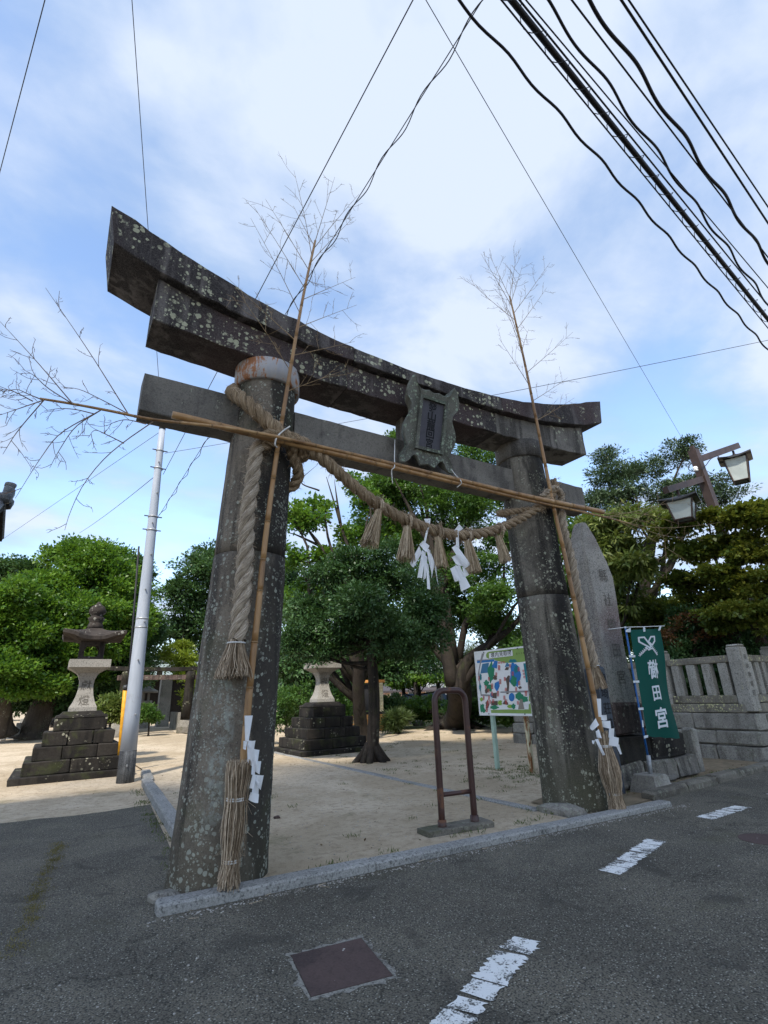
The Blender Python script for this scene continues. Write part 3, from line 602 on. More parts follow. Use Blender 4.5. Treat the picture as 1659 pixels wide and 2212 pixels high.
# foot stones tucked against the pillars
def rock(c, s, seed, m=None, name='rock', label=None, cat='rock', group=None, parent=None):
    r = np.random.default_rng(seed); bm = bmesh.new(); bmesh.ops.create_icosphere(bm, subdivisions=2, radius=1)
    ph = r.uniform(0, 6, (5, 3)); k = r.uniform(1.2, 3.2, (5, 3))
    v = np.array([q.co[:] for q in bm.verts]); f = [tuple(p.index for p in q.verts) for q in bm.faces]; bm.free()
    d = sum(np.sin(v@np.diag(k[i])@np.ones(3)+ph[i][0])*0.09 for i in range(5)); v = v*(1+d)[:, None]
    v = np.sign(v)*np.abs(v)**0.8*np.array(s)
    mb = MB().add(v+np.array(c), f)
    if parent is not None: return mb.build(name, m or M['rock'], parent)
    return solo(name, mb, m or M['rock'], label, cat, base=np.array([c[0], c[1], 0]), group=group)
rock((-2.97, -0.22, -0.01), (0.15, 0.14, 0.08), 2, M['wall_stone'], label='low grey foot stone against the outer side of the pillar with the rusty band')
rock((1.93, -0.22, 0.03), (0.26, 0.30, 0.13), 3, label='low brown foot stone against the inner side of the blackened pillar')

# ================================================================== ROPES
def rope_mesh(pts, R, turns_per_m, n=12, nst=3, dens=26, seed=0, bulge=None):
    pts = np.asarray(pts, float); L = np.sum(np.linalg.norm(np.diff(pts, axis=0), axis=1)); m = max(12, int(L*dens)); C_ = spline(pts, m)
    t = np.gradient(C_, axis=0); t /= np.linalg.norm(t, axis=1)[:, None]; a = np.array([0, 1.0, 0.05]); u = np.cross(t[0], a); u /= np.linalg.norm(u)
    s = np.r_[0, np.cumsum(np.linalg.norm(np.diff(C_, axis=0), axis=1))]; U, V_ = [], []
    for i in range(m):
        u = u-t[i]*(u@t[i]); u /= np.linalg.norm(u); U.append(u); V_.append(np.cross(t[i], u))
    U, V_ = np.array(U), np.array(V_); mb = MB(); uv = []
    sr = R*0.51
    for k in range(nst):
        ph = 2*math.pi*(k/nst)+s*turns_per_m*2*math.pi
        sc = np.ones(m) if bulge is None else np.interp(np.linspace(0, 1, m), *bulge)
        off = (np.cos(ph)[:, None]*U+np.sin(ph)[:, None]*V_)*(R*0.50*sc)[:, None]
        P = C_+off; n0 = mb.n
        # tube with rotating frame
        tt_ = np.gradient(P, axis=0); tt_ /= np.linalg.norm(tt_, axis=1)[:, None]
        e1 = off/np.linalg.norm(off, axis=1)[:, None]; e1 = e1-tt_*np.sum(e1*tt_, 1)[:, None]; e1 /= np.linalg.norm(e1, axis=1)[:, None]; e2 = np.cross(tt_, e1)
        an = np.arange(n)*2*math.pi/n
        vv = np.vstack([P[i]+sr*sc[i]*(np.cos(an)[:, None]*e1[i]+np.sin(an)[:, None]*e2[i]) for i in range(m)])
        F = [(i*n+j, i*n+(j+1) % n, (i+1)*n+(j+1) % n, (i+1)*n+j) for i in range(m-1) for j in range(n)]
        for i in range(m-1):
            for j in range(n):
                a0, a1 = j/n, (j+1)/n; q0, q1 = s[i], s[i+1]
                uv += [(q0+a0*0.35+k, a0), (q0+a1*0.35+k, a1), (q1+a1*0.35+k, a1), (q1+a0*0.35+k, a0)]
        mb.add(vv, F)
    return mb, uv, C_, t
def rope_part(name, pts, R, tpm, m, parent, seed=0, fray=150, **k):
    mb, uv, C_, t = rope_mesh(pts, R, tpm, seed=seed, **k)
    o = mb.build(name, m, parent, True); l = o.data.uv_layers.new(name='UVMap'); l.data.foreach_set('uv', np.array(uv).ravel())
    r = np.random.default_rng(seed+5); fb = MB(); L = len(C_)
    nf = int(fray*L/26)
    for _ in range(nf):
        i = r.integers(0, L); d = norm(r.normal(0, 1, 3)); d = norm(d-t[i]*(d@t[i])); p = C_[i]+d*R*0.93
        e = p+norm(d*0.7+t[i]*r.normal(0, 1)+np.array([0, 0, -0.25]))*r.uniform(0.02, 0.07)
        fb.tube([p-d*0.01, (p+e)/2+r.normal(0, 0.004, 3), e], [0.0022, 0.0018, 0.001], 3, False)
    fo = fb.build('loose_fibre', M['straw_grey'], o, kind='stuff'); return o
def straws(mb, top, axis, L, prof, nst, seed, rad=0.0022, jit=0.012, seg=5):
    """bundle of straws along an axis; prof = [(t, radius)]"""
    r = np.random.default_rng(seed); axis = norm(axis); a = np.array([0, 1.0, 0]) if abs(axis[1]) < 0.9 else np.array([1.0, 0, 0])
    u = norm(np.cross(axis, a)); v = np.cross(axis, u); ts = np.linspace(0, 1, seg+1)
    pt, pr = zip(*prof)
    for _ in range(nst):
        th = r.uniform(0, 2*math.pi); q = math.sqrt(r.uniform(0.25, 1.0)); ex = r.normal(0, 0.03); ext = r.normal(0, 0.02); w = r.normal(0, jit, (2,))
        P = []
        for t in ts:
            tt2 = ext+(1+ex-ext)*t; R_ = np.interp(t, pt, pr)*q; thh = th+0.25*t*r.normal(0, 0.5)
            P.append(top+axis*L*tt2+u*(R_*math.cos(thh)+w[0]*t*(1-t)*2)+v*(R_*math.sin(thh)+w[1]*t*(1-t)*2))
        mb.tube(P, np.linspace(rad, rad*0.75, seg+1), 3, True)
def tassel(parent, top, axis, L, r0, r1, nst, seed, m):
    mb = MB(); straws(mb, np.array(top), axis, L, [(0, r0), (0.12, r0*1.05), (0.45, r0+(r1-r0)*0.42), (1, r1)], nst, seed, 0.0042, 0.008, 4)
    return mb.build('tassel', m, parent)
SR = thing('sacred_rope', 'thick twisted straw rope with tassels sagging between the torii pillars', 'rope', (0, -0.45, 3.2))
yk = -0.50
span = [gy(560, 962, -0.47), gy(600, 950, -0.52), gy(645, 955, -0.55), gy(690, 985, -0.52), gy(745, 1033, -0.5), gy(800, 1078, -0.48), gy(860, 1115, -0.46), gy(925, 1142, -0.45), gy(985, 1156, -0.45), gy(1040, 1152, -0.46), gy(1095, 1135, -0.47), gy(1145, 1108, -0.48), gy(1180, 1082, -0.5), gy(1200, 1056, -0.50), gy(1196, 1036, -0.47)]
rope_part('rope_span', span, 0.085, 2.6, M['rope'], SR, 1, bulge=([0, .05, .12, .3, .6, .85, 1], [1.0, 1.12, 1.1, .92, .95, .82, .6]))
rope_part('rope_wrap', [gy(512, 842, 0.10), gy(503, 848, -0.06), gy(508, 853, -0.22), gy(530, 868, -0.38), gy(558, 893, -0.47), gy(588, 920, -0.52), gy(615, 944, -0.55), gy(640, 965, -0.50)], 0.095, 2.2, M['rope'], SR, 2)
rope_part('rope_wrap', [gy(560, 955, -0.46), gy(590, 938, -0.53), gy(622, 945, -0.56), gy(648, 962, -0.52), gy(658, 985, -0.42), gy(640, 985, -0.40)], 0.085, 3.0, M['rope'], SR, 9)
rope_part('rope_wrap', [gy(628, 968, -0.46), gy(638, 1000, -0.38), gy(645, 1025, -0.28), gy(634, 1048, -0.18), gy(612, 1056, -0.08), gy(590, 1056, 0.05)], 0.075, 3.0, M['rope'], SR, 3)
rope_part('rope_tail', [gy(562, 956, -0.47), gy(552, 985, -0.47), gy(545, 1040, -0.47), gy(535, 1110, -0.48), gy(531, 1180, -0.485), gy(527, 1250, -0.49), gy(520, 1320, -0.50), gy(513, 1385, -0.51)], 0.095, 1.8, M['rope_grey'], SR, 4, bulge=([0, .3, .7, 1], [.85, .9, 1.0, .95]))
rope_part('rope_wrap', [gy(1196, 1075, -0.47), gy(1172, 1096, -0.50), gy(1135, 1102, -0.46), gy(1102, 1106, -0.38), gy(1082, 1108, -0.26), gy(1080, 1110, -0.1), gy(1092, 1112, 0.05)], 0.055, 4.4, M['rope'], SR, 5)
rope_part('rope_wrap', [gy(1168, 1075, -0.47), gy(1195, 1055, -0.53), gy(1212, 1068, -0.5), gy(1208, 1090, -0.48), gy(1180, 1090, -0.50)], 0.06, 4.4, M['rope_grey'], SR, 6)
rope_part('rope_tail', [gy(1208, 1085, -0.44), gy(1213, 1120, -0.44), gy(1220, 1160, -0.44), gy(1235, 1216, -0.44), gy(1250, 1295, -0.44), gy(1261, 1345, -0.44), gy(1272, 1395, -0.44), gy(1284, 1440, -0.44)], 0.082, 2.1, M['rope_grey'], SR, 7)
tassel(SR, gy(510, 1384, -0.51), (-0.01, -0.06, -1), 0.34, 0.07, 0.19, 260, 1, M['straw_grey'])
mb = MB(); c0 = gy(510, 1389, -0.51); an = np.linspace(0, 2*math.pi, 17); mb.tube([c0+np.array([math.cos(q)*0.083, math.sin(q)*0.083, 0]) for q in an], 0.008, 6, False); mb.build('string_tie', M['string'], SR)
tassel(SR, gy(1284, 1438, -0.44), (0.06, -0.02, -1), 0.32, 0.055, 0.125, 170, 2, M['straw_grey'])
mb = MB(); c0 = gy(1284, 1438, -0.44); mb.tube([c0+np.array([math.cos(q)*0.068, math.sin(q)*0.068, 0]) for q in an], 0.007, 6, False); mb.build('string_tie', M['string'], SR)
for i, (px, py, bx, by, r1) in enumerate([(818, 1093, 797, 1172, 0.125), (880, 1128, 876, 1206, 0.125), (946, 1150, 953, 1222, 0.10), (1010, 1158, 1024, 1233, 0.105), (1076, 1148, 1092, 1210, 0.095)]):
    a, b = gy(px, py+8, -0.50), gy(bx, by, -0.52); L = np.linalg.norm(b-a)
    tassel(SR, a+(0, 0, -0.02), b-a, L, 0.045, r1, 150, 20+i, M['straw'])
    c = gy(px, py, -0.46); d = norm(np.array(span[8])-np.array(span[6]))     # straw wound over the rope
    mb = MB(); rr = np.random.default_rng(60+i)
    for k in range(9):
        o_ = np.array([rr.normal(0, 0.02), 0, rr.normal(0, 0.008)]); R1 = 0.093+rr.normal(0, 0.006)
        mb.tube([c+o_+np.array([rr.normal(0, 0.004), math.cos(q)*R1, math.sin(q)*R1]) for q in np.linspace(0.6*k, 0.6*k+5.2, 14)], 0.011, 5, True)
    for k in range(26):
        p = c+np.array([rr.normal(0, 0.03), -0.09*rr.uniform(0.2, 1), 0.07+rr.uniform(0, 0.03)]); mb.tube([p, p+np.array([rr.normal(0, 0.02), rr.normal(0, 0.01), rr.uniform(0.01, 0.05)])], [0.003, 0.001], 3, False)
    mb.build('tassel_binding', M['straw_grey'], SR)

# ================================================================== BAMBOO
def culm(name, label, pts, r0, r1, nodes_at, base=None, group=None):
    pts = spline(np.array(pts), 60); root = thing(name, label, 'bamboo pole', tuple(pts[0]), group=group)
    seg = np.r_[0, np.cumsum(np.linalg.norm(np.diff(pts, axis=0), axis=1))]; L = seg[-1]
    at = lambda s: np.array([np.interp(s, seg, pts[:, k]) for k in range(3)])
    rad = lambda s: r0+(r1-r0)*(s/L)**1.1
    cuts = [0]; 
    while cuts[-1] < L: cuts.append(cuts[-1]+nodes_at*(1+0.25*math.sin(len(cuts)*2.1)))
    cuts[-1] = L; mb = MB()
    for a, b in zip(cuts[:-1], cuts[1:]):
        ss = np.linspace(a, b, 6); mb.tube([at(s) for s in ss], [rad(s)*(1.0 if 0 < j < 5 else 0.96) for j, s in enumerate(ss)], 12, True)
    mb.build('culm', M['bamboo'], root, True)
    for a in cuts[1:-1]:
        d = norm(at(a+0.02)-at(a-0.02)); MB().tube([at(a)-d*0.008, at(a)-d*0.003, at(a)+d*0.003, at(a)+d*0.008], [rad(a)*1.0, rad(a)*1.13, rad(a)*1.13, rad(a)*1.0], 12).build('node', M['bamboo_node'], root, True)
    return root, at, L
def branch(parent, p, pts, r0, seed, m, sub=7, sl=0.22, d2=1):
    """a dry side branch through given points, with forked twigs"""
    r = np.random.default_rng(seed); P = spline(np.array(pts), 14); mb = MB(); mb.tube(P, np.linspace(r0, r0*0.3, 14), 5)
    L = np.sum(np.linalg.norm(np.diff(P, axis=0), axis=1)); main = norm(P[-1]-P[0])
    for k in range(sub):
        i = int(2+11*(k+r.uniform(0, 1))/sub); i = min(i, 13); t = norm(P[min(i+1, 13)]-P[i-1]); s = (-1)**k
        n_ = norm(np.cross(t, np.array([r.normal(0, 0.4), 1.0, r.normal(0, 0.4)])))*s
        d = norm(t*r.uniform(0.5, 1.0)+n_*r.uniform(0.45, 0.9)+r.normal(0, 0.18, 3)); ln = sl*r.uniform(0.5, 1.25)
        Q = [P[i], P[i]+d*ln*0.5+r.normal(0, 0.008, 3), P[i]+d*ln+r.normal(0, 0.02, 3)+np.array([0, 0, 0.02])]
        mb.tube(spline(Q, 5), np.linspace(r0*0.48, 0.0018, 5), 4, False)
        for j in range(3*d2):
            q = Q[0]+(Q[2]-Q[0])*r.uniform(0.3, 1.0); e = norm(d+r.normal(0, 0.5, 3))*ln*r.uniform(0.15, 0.4); mb.tube([q, q+e*0.6+r.normal(0, 0.004, 3), q+e], [0.0021, 0.0018, 0.0012], 3, False)
    return mb.build('branch', m, parent)
yb = -0.545
BL, at, L = culm('bamboo_pole', 'upright dry bamboo with bare branches tied to the pillar with the rusty band',
    [gy(521, 1700, yb), gy(540, 1480, yb), gy(556, 1330, yb), gy(572, 1175, yb), gy(588, 1050, yb), gy(604, 940, yb), gy(627, 800, yb), gy(654, 645, yb), gy(681, 520, yb)], 0.036, 0.016, 0.42)
for k, (s, ang, ln) in enumerate([(0.62, 1.1, 0.7), (0.665, -1.0, 1.0), (0.70, 1.0, 0.9), (0.735, -0.85, 1.05), (0.765, 0.85, 1.0), (0.80, -0.7, 1.15), (0.835, 0.75, 1.1), (0.865, -0.7, 1.1), (0.89, 0.62, 1.1), (0.915, -0.55, 1.1), (0.935, 0.5, 1.1), (0.955, -0.4, 1.05), (0.975, 0.5, 0.95), (0.985, -0.22, 0.95), (0.997, 0.1, 0.9)]):
    p = at(s*L); r = np.random.default_rng(100+k); dv = np.array([math.sin(ang), -0.25+r.normal(0, 0.35), math.cos(ang)]); dv = norm(dv)
    if s < 0.7 and dv[1] > -0.1: dv[1] = -0.2
    branch(BL, p, [p, p+dv*ln*0.5+(0, 0, -0.02), p+dv*ln+np.array([0.12*math.sin(ang), 0, 0.03])], 0.0055, 200+k, M['twig'], 7, 0.28)
BR, at, L = culm('bamboo_pole', 'upright dry bamboo with bare branches tied to the blackened pillar',
    [gy(1300, 1590, yb), gy(1278, 1480, yb), gy(1247, 1330, yb), gy(1220, 1200, yb), gy(1197, 1100, yb), gy(1170, 965, yb), gy(1140, 815, yb), gy(1116, 705, yb), gy(1101, 640, yb)], 0.040, 0.015, 0.45)
for k, (s, ang, ln) in enumerate([(0.66, 0.95, 0.9), (0.71, 0.9, 1.1), (0.75, -0.95, 0.9), (0.785, 0.75, 1.2), (0.815, -1.05, 1.1), (0.845, 0.6, 1.25), (0.875, -1.1, 1.1), (0.905, 0.55, 1.15), (0.93, -0.95, 1.05), (0.95, 0.45, 1.1), (0.968, -0.75, 1.0), (0.982, 0.35, 1.0), (0.992, -0.4, 0.9), (0.999, 0.12, 0.9)]):
    p = at(s*L); r = np.random.default_rng(300+k); dv = norm(np.array([math.sin(ang), -0.2+r.normal(0, 0.3), math.cos(ang)]))
    branch(BR, p, [p, p+dv*ln*0.5+(0, 0, -0.02), p+dv*ln+np.array([0.1*math.sin(ang), 0, 0.04])], 0.0058, 400+k, M['twig'], 8, 0.28)
yh = -0.60
BA, at, L = culm('bamboo_pole', 'long level bamboo with its thick cut end before the tie beam tip and rusty pillar', [gy(372, 896, yh), gy(560, 941, yh), gy(760, 989, yh), gy(960, 1037, yh), gy(1130, 1078, yh), gy(1290, 1113, yh), gy(1360, 1131, yh)], 0.041, 0.012, 0.40)
for k, pp in enumerate([[(1340, 1127), (1420, 1140), (1490, 1137), (1560, 1128)], [(1340, 1127), (1400, 1160), (1450, 1190), (1490, 1215)], [(1305, 1117), (1370, 1105), (1430, 1090), (1500, 1085)], [(1355, 1130), (1440, 1158), (1520, 1160)], [(1300, 1115), (1370, 1120), (1430, 1150), (1440, 1250)], [(1285, 1112), (1340, 1108), (1400, 1112), (1460, 1130)], [(1360, 1131), (1410, 1100), (1440, 1080)]]):
    branch(BA, None, [gy(x, y, yh-0.03*j) for j, (x, y) in enumerate(pp)], 0.0058, 500+k, M['twig'], 6, 0.24)
BB, at, L = culm('bamboo_pole', 'long level bamboo with its bare twiggy tip beyond the rusty pillar', [gy(1303, 1106, yh-0.02), gy(1130, 1070, yh-0.02), gy(960, 1029, yh-0.02), gy(760, 981, yh-0.02), gy(600, 944, yh-0.08), gy(480, 923, yh-0.10), gy(336, 907, yh-0.08), gy(240, 888, yh-0.06), gy(160, 873, yh-0.05), gy(86, 861, yh-0.04)], 0.040, 0.011, 0.40)
def l2(x, y): return (x*0.2976, 603.5+y*0.2976)
for k, pp in enumerate([[(930, 975), (650, 530), (330, 60)], [(530, 905), (270, 600), (0, 305)], [(320, 875), (130, 940), (0, 985)], [(320, 875), (130, 1100), (20, 1270)], [(730, 950), (450, 1110), (300, 1290), (110, 1590)], [(730, 950), (550, 1070), (430, 1240), (360, 1370)],
                        [(1130, 1020), (900, 1180), (740, 1320), (600, 1500), (510, 1690), (470, 1820)], [(930, 975), (750, 880), (580, 800), (440, 780)], [(530, 905), (350, 790), (250, 700), (160, 650)], [(680, 975), (550, 945), (430, 938), (320, 955)], [(240, 885), (90, 810), (0, 800)], [(1060, 1050), (930, 1020), (850, 1030), (770, 1065)], [(900, 1190), (780, 1130), (690, 1095), (640, 1150)], [(285, 865), (200, 830), (130, 800), (60, 805)]]):
    branch(BB, None, [gy(*l2(x, y), yh-0.06-0.05*j*(-1)**k) for j, (x, y) in enumerate(pp)], 0.0058, 600+k, M['twig_dark'], 6, 0.18)
# ties
def cord(name, label, pts, r, m, cat='string', n=30): return solo(name, MB().tube(spline(np.array(pts), n), r, 6), m, label, cat, smooth=True)
cord('string', 'white string hanging the level bamboos beside the lower left corner of the plaque', [gy(853, 950, -0.12), gy(852, 985, -0.40), gy(852, 1008, -0.67), gy(846, 1017, -0.66), gy(848, 1045, -0.60)], 0.007, M['string'])
cord('string', 'white string slanting from under the plaque to the level bamboos', [gy(966, 1001, -0.12), gy(980, 1021, -0.40), gy(995, 1038, -0.66), gy(996, 1045, -0.66), gy(987, 1053, -0.60)], 0.007, M['string'])
cord('string', 'white string lashed round the rope knot on the pillar with the rusty band', [gy(626, 921, -0.63), gy(610, 932, -0.66), gy(598, 945, -0.68), gy(594, 960, -0.66), gy(598, 966, -0.60)], 0.009, M['string'])
# straw bundles standing at the foot of each upright bamboo
def bundle(label, top, bot, prof, ties, n, seed, rad=0.0035):
    root = thing('straw_bundle', label, 'straw bundle', tuple(bot)); ax = bot-top; L = np.linalg.norm(ax); mb = MB()
    straws(mb, top, ax, L, prof, n, seed, rad, 0.03, 8)
    r = np.random.default_rng(seed+1); d = norm(ax)
    for _ in range(60):          # stray stalks
        t = r.uniform(0.15, 0.9); p = top+ax*t+np.array([r.normal(0, 0.06), -0.06*r.uniform(0, 1), 0]); e = p+np.array([r.normal(0, 0.06), -0.02, r.normal(-0.06, 0.08)]); mb.tube([p, (p+e)/2, e], [0.002, 0.002, 0.001], 3, False)
    mb.build('stalks', M['straw_grey'], root, kind='stuff')
    for t, R_ in ties:
        c = top+ax*t; a2 = np.linspace(0, 2*math.pi, 21); u = norm(np.cross(d, (0, 1, 0))); v = np.cross(d, u)
        for o_ in (-0.008, 0.008): MB().tube([c+d*o_+u*R_*math.cos(q)+v*R_*math.sin(q) for q in a2], 0.0075, 6, False).build('string_tie', M['string'], root, True)
    return root
bundle('grey straw bundle tied twice at the foot of the pillar with the rusty band', gy(516, 1648, -0.60), gy(494, 1908, -0.60)+(0, 0, 0.0), [(0, .105), (.15, .098), (.32, .066), (.5, .080), (.65, .076), (.82, .05), (1, .095)], [(0.315, 0.073), (0.825, 0.056)], 480, 71)
bundle('grey straw bundle tied twice at the foot of the blackened pillar', gy(1303, 1585, -0.62), gy(1334, 1748, -0.62), [(0, .07), (.16, .07), (.5, .135), (.72, .11), (.80, .075), (1, .115)], [(0.165, 0.078), (0.80, 0.08)], 420, 72)
# folded paper streamers
def paper(label, quads, y, dy=0.02, seed=0):
    """panels: corner pixels, each panel creased and a little off the next one"""
    r = np.random.default_rng(seed); mb = MB(); allp = []
    for k, q in enumerate(quads):
        q = [np.array(p, float) for p in q]; pts = [gy(p[0], p[1], y+dy*(((i+k) % 2)*2-1)*0.5-0.006*(k % 3)+r.normal(0, 0.003)) for i, p in enumerate(q)]
        a, b, c, d = pts; n_ = norm(np.cross(b-a, d-a)); g = 4; V, F = [], []
        for i in range(g+1):
            for j in range(g+1):
                u, v = i/g, j/g; p = a*(1-u)*(1-v)+b*u*(1-v)+c*u*v+d*(1-u)*v; V.append(p+n_*0.012*math.sin(math.pi*u)*(0.4+v)*(1 if k % 2 else -1))
        F = [(i*(g+1)+j, (i+1)*(g+1)+j, (i+1)*(g+1)+j+1, i*(g+1)+j+1) for i in range(g) for j in range(g)]
        mb.add(V, F)
    return solo('paper_streamer', mb, M['paper'], label, 'paper streamer', smooth=False)
def s8(x, y): return (438.9+x*.2232, 1481.2+y*.2232)
paper('white zigzag paper streamer beside the straw bundle under the rusty banded pillar', [[s8(*p) for p in q] for q in [
    [(400, 290), (480, 288), (440, 540), (405, 530)], [(440, 530), (506, 530), (488, 640), (430, 560)], [(390, 533), (432, 535), (408, 618), (386, 612)], [(425, 560), (488, 620), (475, 780), (430, 750)], [(486, 612), (545, 622), (522, 770), (480, 730)], [(475, 730), (510, 725), (500, 860), (465, 860)], [(508, 728), (562, 730), (545, 860), (500, 830)], [(500, 860), (586, 868), (556, 1010), (520, 960)], [(480, 850), (525, 870), (490, 990), (445, 990)], [(490, 880), (540, 930), (535, 1060), (470, 1040)], [(460, 1030), (540, 1050), (532, 1135), (438, 1105)]]], -0.66, 0.03, 1)
def s4(x, y): return (1207+x*.18597, 1371.5+y*.18597)
paper('white zigzag paper streamer curled over the straw bundle of the blackened pillar', [[s4(*p) for p in q] for q in [
    [(440, 740), (490, 740), (498, 960), (462, 950)], [(490, 930), (556, 928), (562, 990), (495, 985)], [(500, 1000), (598, 998), (608, 1090), (512, 1070)], [(430, 965), (470, 1045), (395, 1110), (360, 1065)], [(428, 1120), (465, 1090), (500, 1200), (440, 1190)], [(585, 1085), (645, 1085), (640, 1200), (578, 1190)], [(590, 1170), (698, 1195), (690, 1300), (580, 1280)], [(665, 1290), (700, 1270), (735, 1385), (715, 1390)], [(420, 1215), (455, 1205), (535, 1390), (510, 1400)], [(385, 1225), (425, 1220), (410, 1258), (388, 1255)]]], -0.72, 0.03, 2)
def s7(x, y): return (740.6+x*.24801, 1069.8+y*.24801)
paper('shredded white paper streamer hanging from the middle of the sagging rope', [[s7(*p) for p in q] for q in [
    [(705, 205), (765, 202), (755, 275), (735, 272)], [(735, 272), (752, 275), (718, 420), (703, 410)], [(700, 395), (755, 440), (725, 500), (665, 430)], [(665, 440), (690, 500), (615, 628), (585, 590)], [(690, 480), (722, 500), (690, 722), (648, 718)], [(722, 440), (760, 480), (780, 700), (745, 560)], [(712, 520), (738, 540), (722, 700), (700, 740)], [(725, 590), (745, 600), (762, 818), (735, 815)], [(765, 500), (800, 590), (772, 725), (755, 600)], [(790, 580), (815, 620), (818, 740), (834, 795), ]]], -0.50, 0.04, 3)
paper('broad folded white paper streamer hanging nearer the blackened pillar', [[s7(*p) for p in q] for q in [
    [(1012, 250), (1048, 290), (1010, 320), (962, 318)], [(985, 312), (1008, 312), (1015, 460), (985, 440)], [(948, 455), (990, 430), (1112, 600), (1060, 640)], [(948, 540), (1000, 510), (1060, 620), (985, 600)], [(935, 640), (985, 610), (1015, 740), (975, 755)], [(965, 620), (1020, 605), (1065, 760), (1010, 740)], [(980, 605), (1030, 640), (1112, 795), (1030, 838)], [(1040, 620), (1075, 650), (1100, 690), (1055, 710)]]], -0.50, 0.04, 4)
# ================================================================== STONE LANTERNS
def lantern(cx, cy, label, seed):
    r = np.random.default_rng(seed); root = thing('stone_lantern', label, 'stone lantern', (cx, cy, 0), group='pair of stone lanterns flanking the path')
    def tier(name, half, z0, z1, cuts, m, jit=0.006):
        xs = [-half]+[c*half for c in cuts]+[half]
        for a, b in zip(xs[:-1], xs[1:]): MB().box((cx+(a+b)/2, cy, (z0+z1)/2), (b-a-0.008, 2*half, z1-z0), None, 0.02, jit, r).build(name, m, root)
    tier('base_slab', 1.23, -0.03, 0.14, [], M['pedestal'])
    tier('step_block', 1.03, 0.14, 0.42, [-0.1], M['pedestal']); tier('step_block', 0.89, 0.42, 0.70, [-0.35, 0.45], M['pedestal']); tier('step_block', 0.74, 0.70, 1.0, [-0.3, 0.4], M['pedestal'])
    tier('plinth_block', 0.56, 1.0, 1.29, [], M['pedestal'])
    def sq(h, z, ch=0.0): return np.array([(cx-h, cy-h, z), (cx+h, cy-h, z), (cx+h, cy+h, z), (cx-h, cy+h, z)])
    MB().loft([sq(0.56, 1.295), sq(0.54, 1.34), sq(0.47, 1.36), sq(0.40, 1.43)]).build('moulded_cap', M['pedestal'], root)
    sh = [(0.30, 1.432), (0.295, 1.52), (0.235, 1.64), (0.19, 1.78), (0.165, 1.92), (0.155, 2.04), (0.165, 2.15), (0.20, 2.25), (0.25, 2.33)]
    s = MB().loft([sq(h, z) for h, z in sh]).build('shaft', M['lantern'], root)
    def facey(z): return cy-np.interp(z, [q[1] for q in sh], [q[0] for q in sh])
    for chn, z, sz in (('獻', 2.04, 0.24), ('燈', 1.68, 0.25)):
        mb = MB(); write(mb, chn, (cx, 0, z), (1, 0, 0), (0, 0, 1), sz, 0.012, 1.0, lambda p: np.c_[p[:, 0], facey(p[:, 2])-0.004, p[:, 2]]); mb.build('carved_character', M['carve_light'], s)
    MB().loft([sq(0.26, 2.332), sq(0.36, 2.40), sq(0.43, 2.44), sq(0.46, 2.46), sq(0.46, 2.645), sq(0.44, 2.65)]).build('platform', M['lantern'], root)
    fb = MB()
    for sx in (-1, 1):
        for sy in (-1, 1): fb.box((cx+sx*0.225, cy+sy*0.225, 2.87), (0.11, 0.11, 0.44))
    for z in (2.69, 3.06): fb.box((cx, cy, z), (0.557, 0.557, 0.075))
    for a in range(4):           # arched corners of the light window
        R_ = rz(a*math.pi/2)
        for sx in (-1, 1): fb.prism([(0, 0), (0.09, 0), (0, -0.11)] if sx < 0 else [(0, 0), (0, -0.11), (-0.09, 0)], np.array([cx, cy, 0])+R_@np.array([sx*0.175, -0.272, 3.025]), R_@np.array([1.0, 0, 0]), (0, 0, 1), R_@np.array([0, 0.09, 0]))
    fb.build('fire_box', M['lantern_dark'], root)
    n = 32; rings = []
    for t in np.linspace(0, 1, 9):
        R_ = 0.66*(1-t)**1.25+0.17*t; ring = []
        for k in range(n):
            a = 2*math.pi*k/n+math.pi/4; c, s_ = math.cos(a), math.sin(a); q = 1/max(abs(c), abs(s_)); corner = (abs(c*s_)*2)**5
            ring.append((cx+R_*c*q*(1+0.07*corner*(1-t)), cy+R_*s_*q*(1+0.07*corner*(1-t)), 3.20+0.25*t**0.8+0.16*corner*(1-t)**2.5))
        rings.append(ring)
    low = [[(p[0], p[1], p[2]-0.085) for p in rings[0]]]
    und = [[(cx+(p[0]-cx)*0.45, cy+(p[1]-cy)*0.45, 3.10) for p in rings[0]]]
    MB().loft(und+low+rings).build('roof', M['lantern_dark'], root)
    MB().lathe((cx, cy, 0), [(0.17, 3.45), (0.185, 3.50), (0.165, 3.58), (0.15, 3.62), (0.19, 3.68), (0.20, 3.73), (0.14, 3.77), (0.145, 3.80), (0.20, 3.86), (0.205, 3.93), (0.16, 4.02), (0.07, 4.09), (0.02, 4.16)], 20).build('finial', M['lantern_dark'], root, True)
lantern(-3.37, 10.05, 'whole stone lantern on dark stepped blocks beside the steel utility pole', 31)
lantern(3.33, 10.35, 'stone lantern on dark stepped blocks with its top lost in a tree crown', 32)

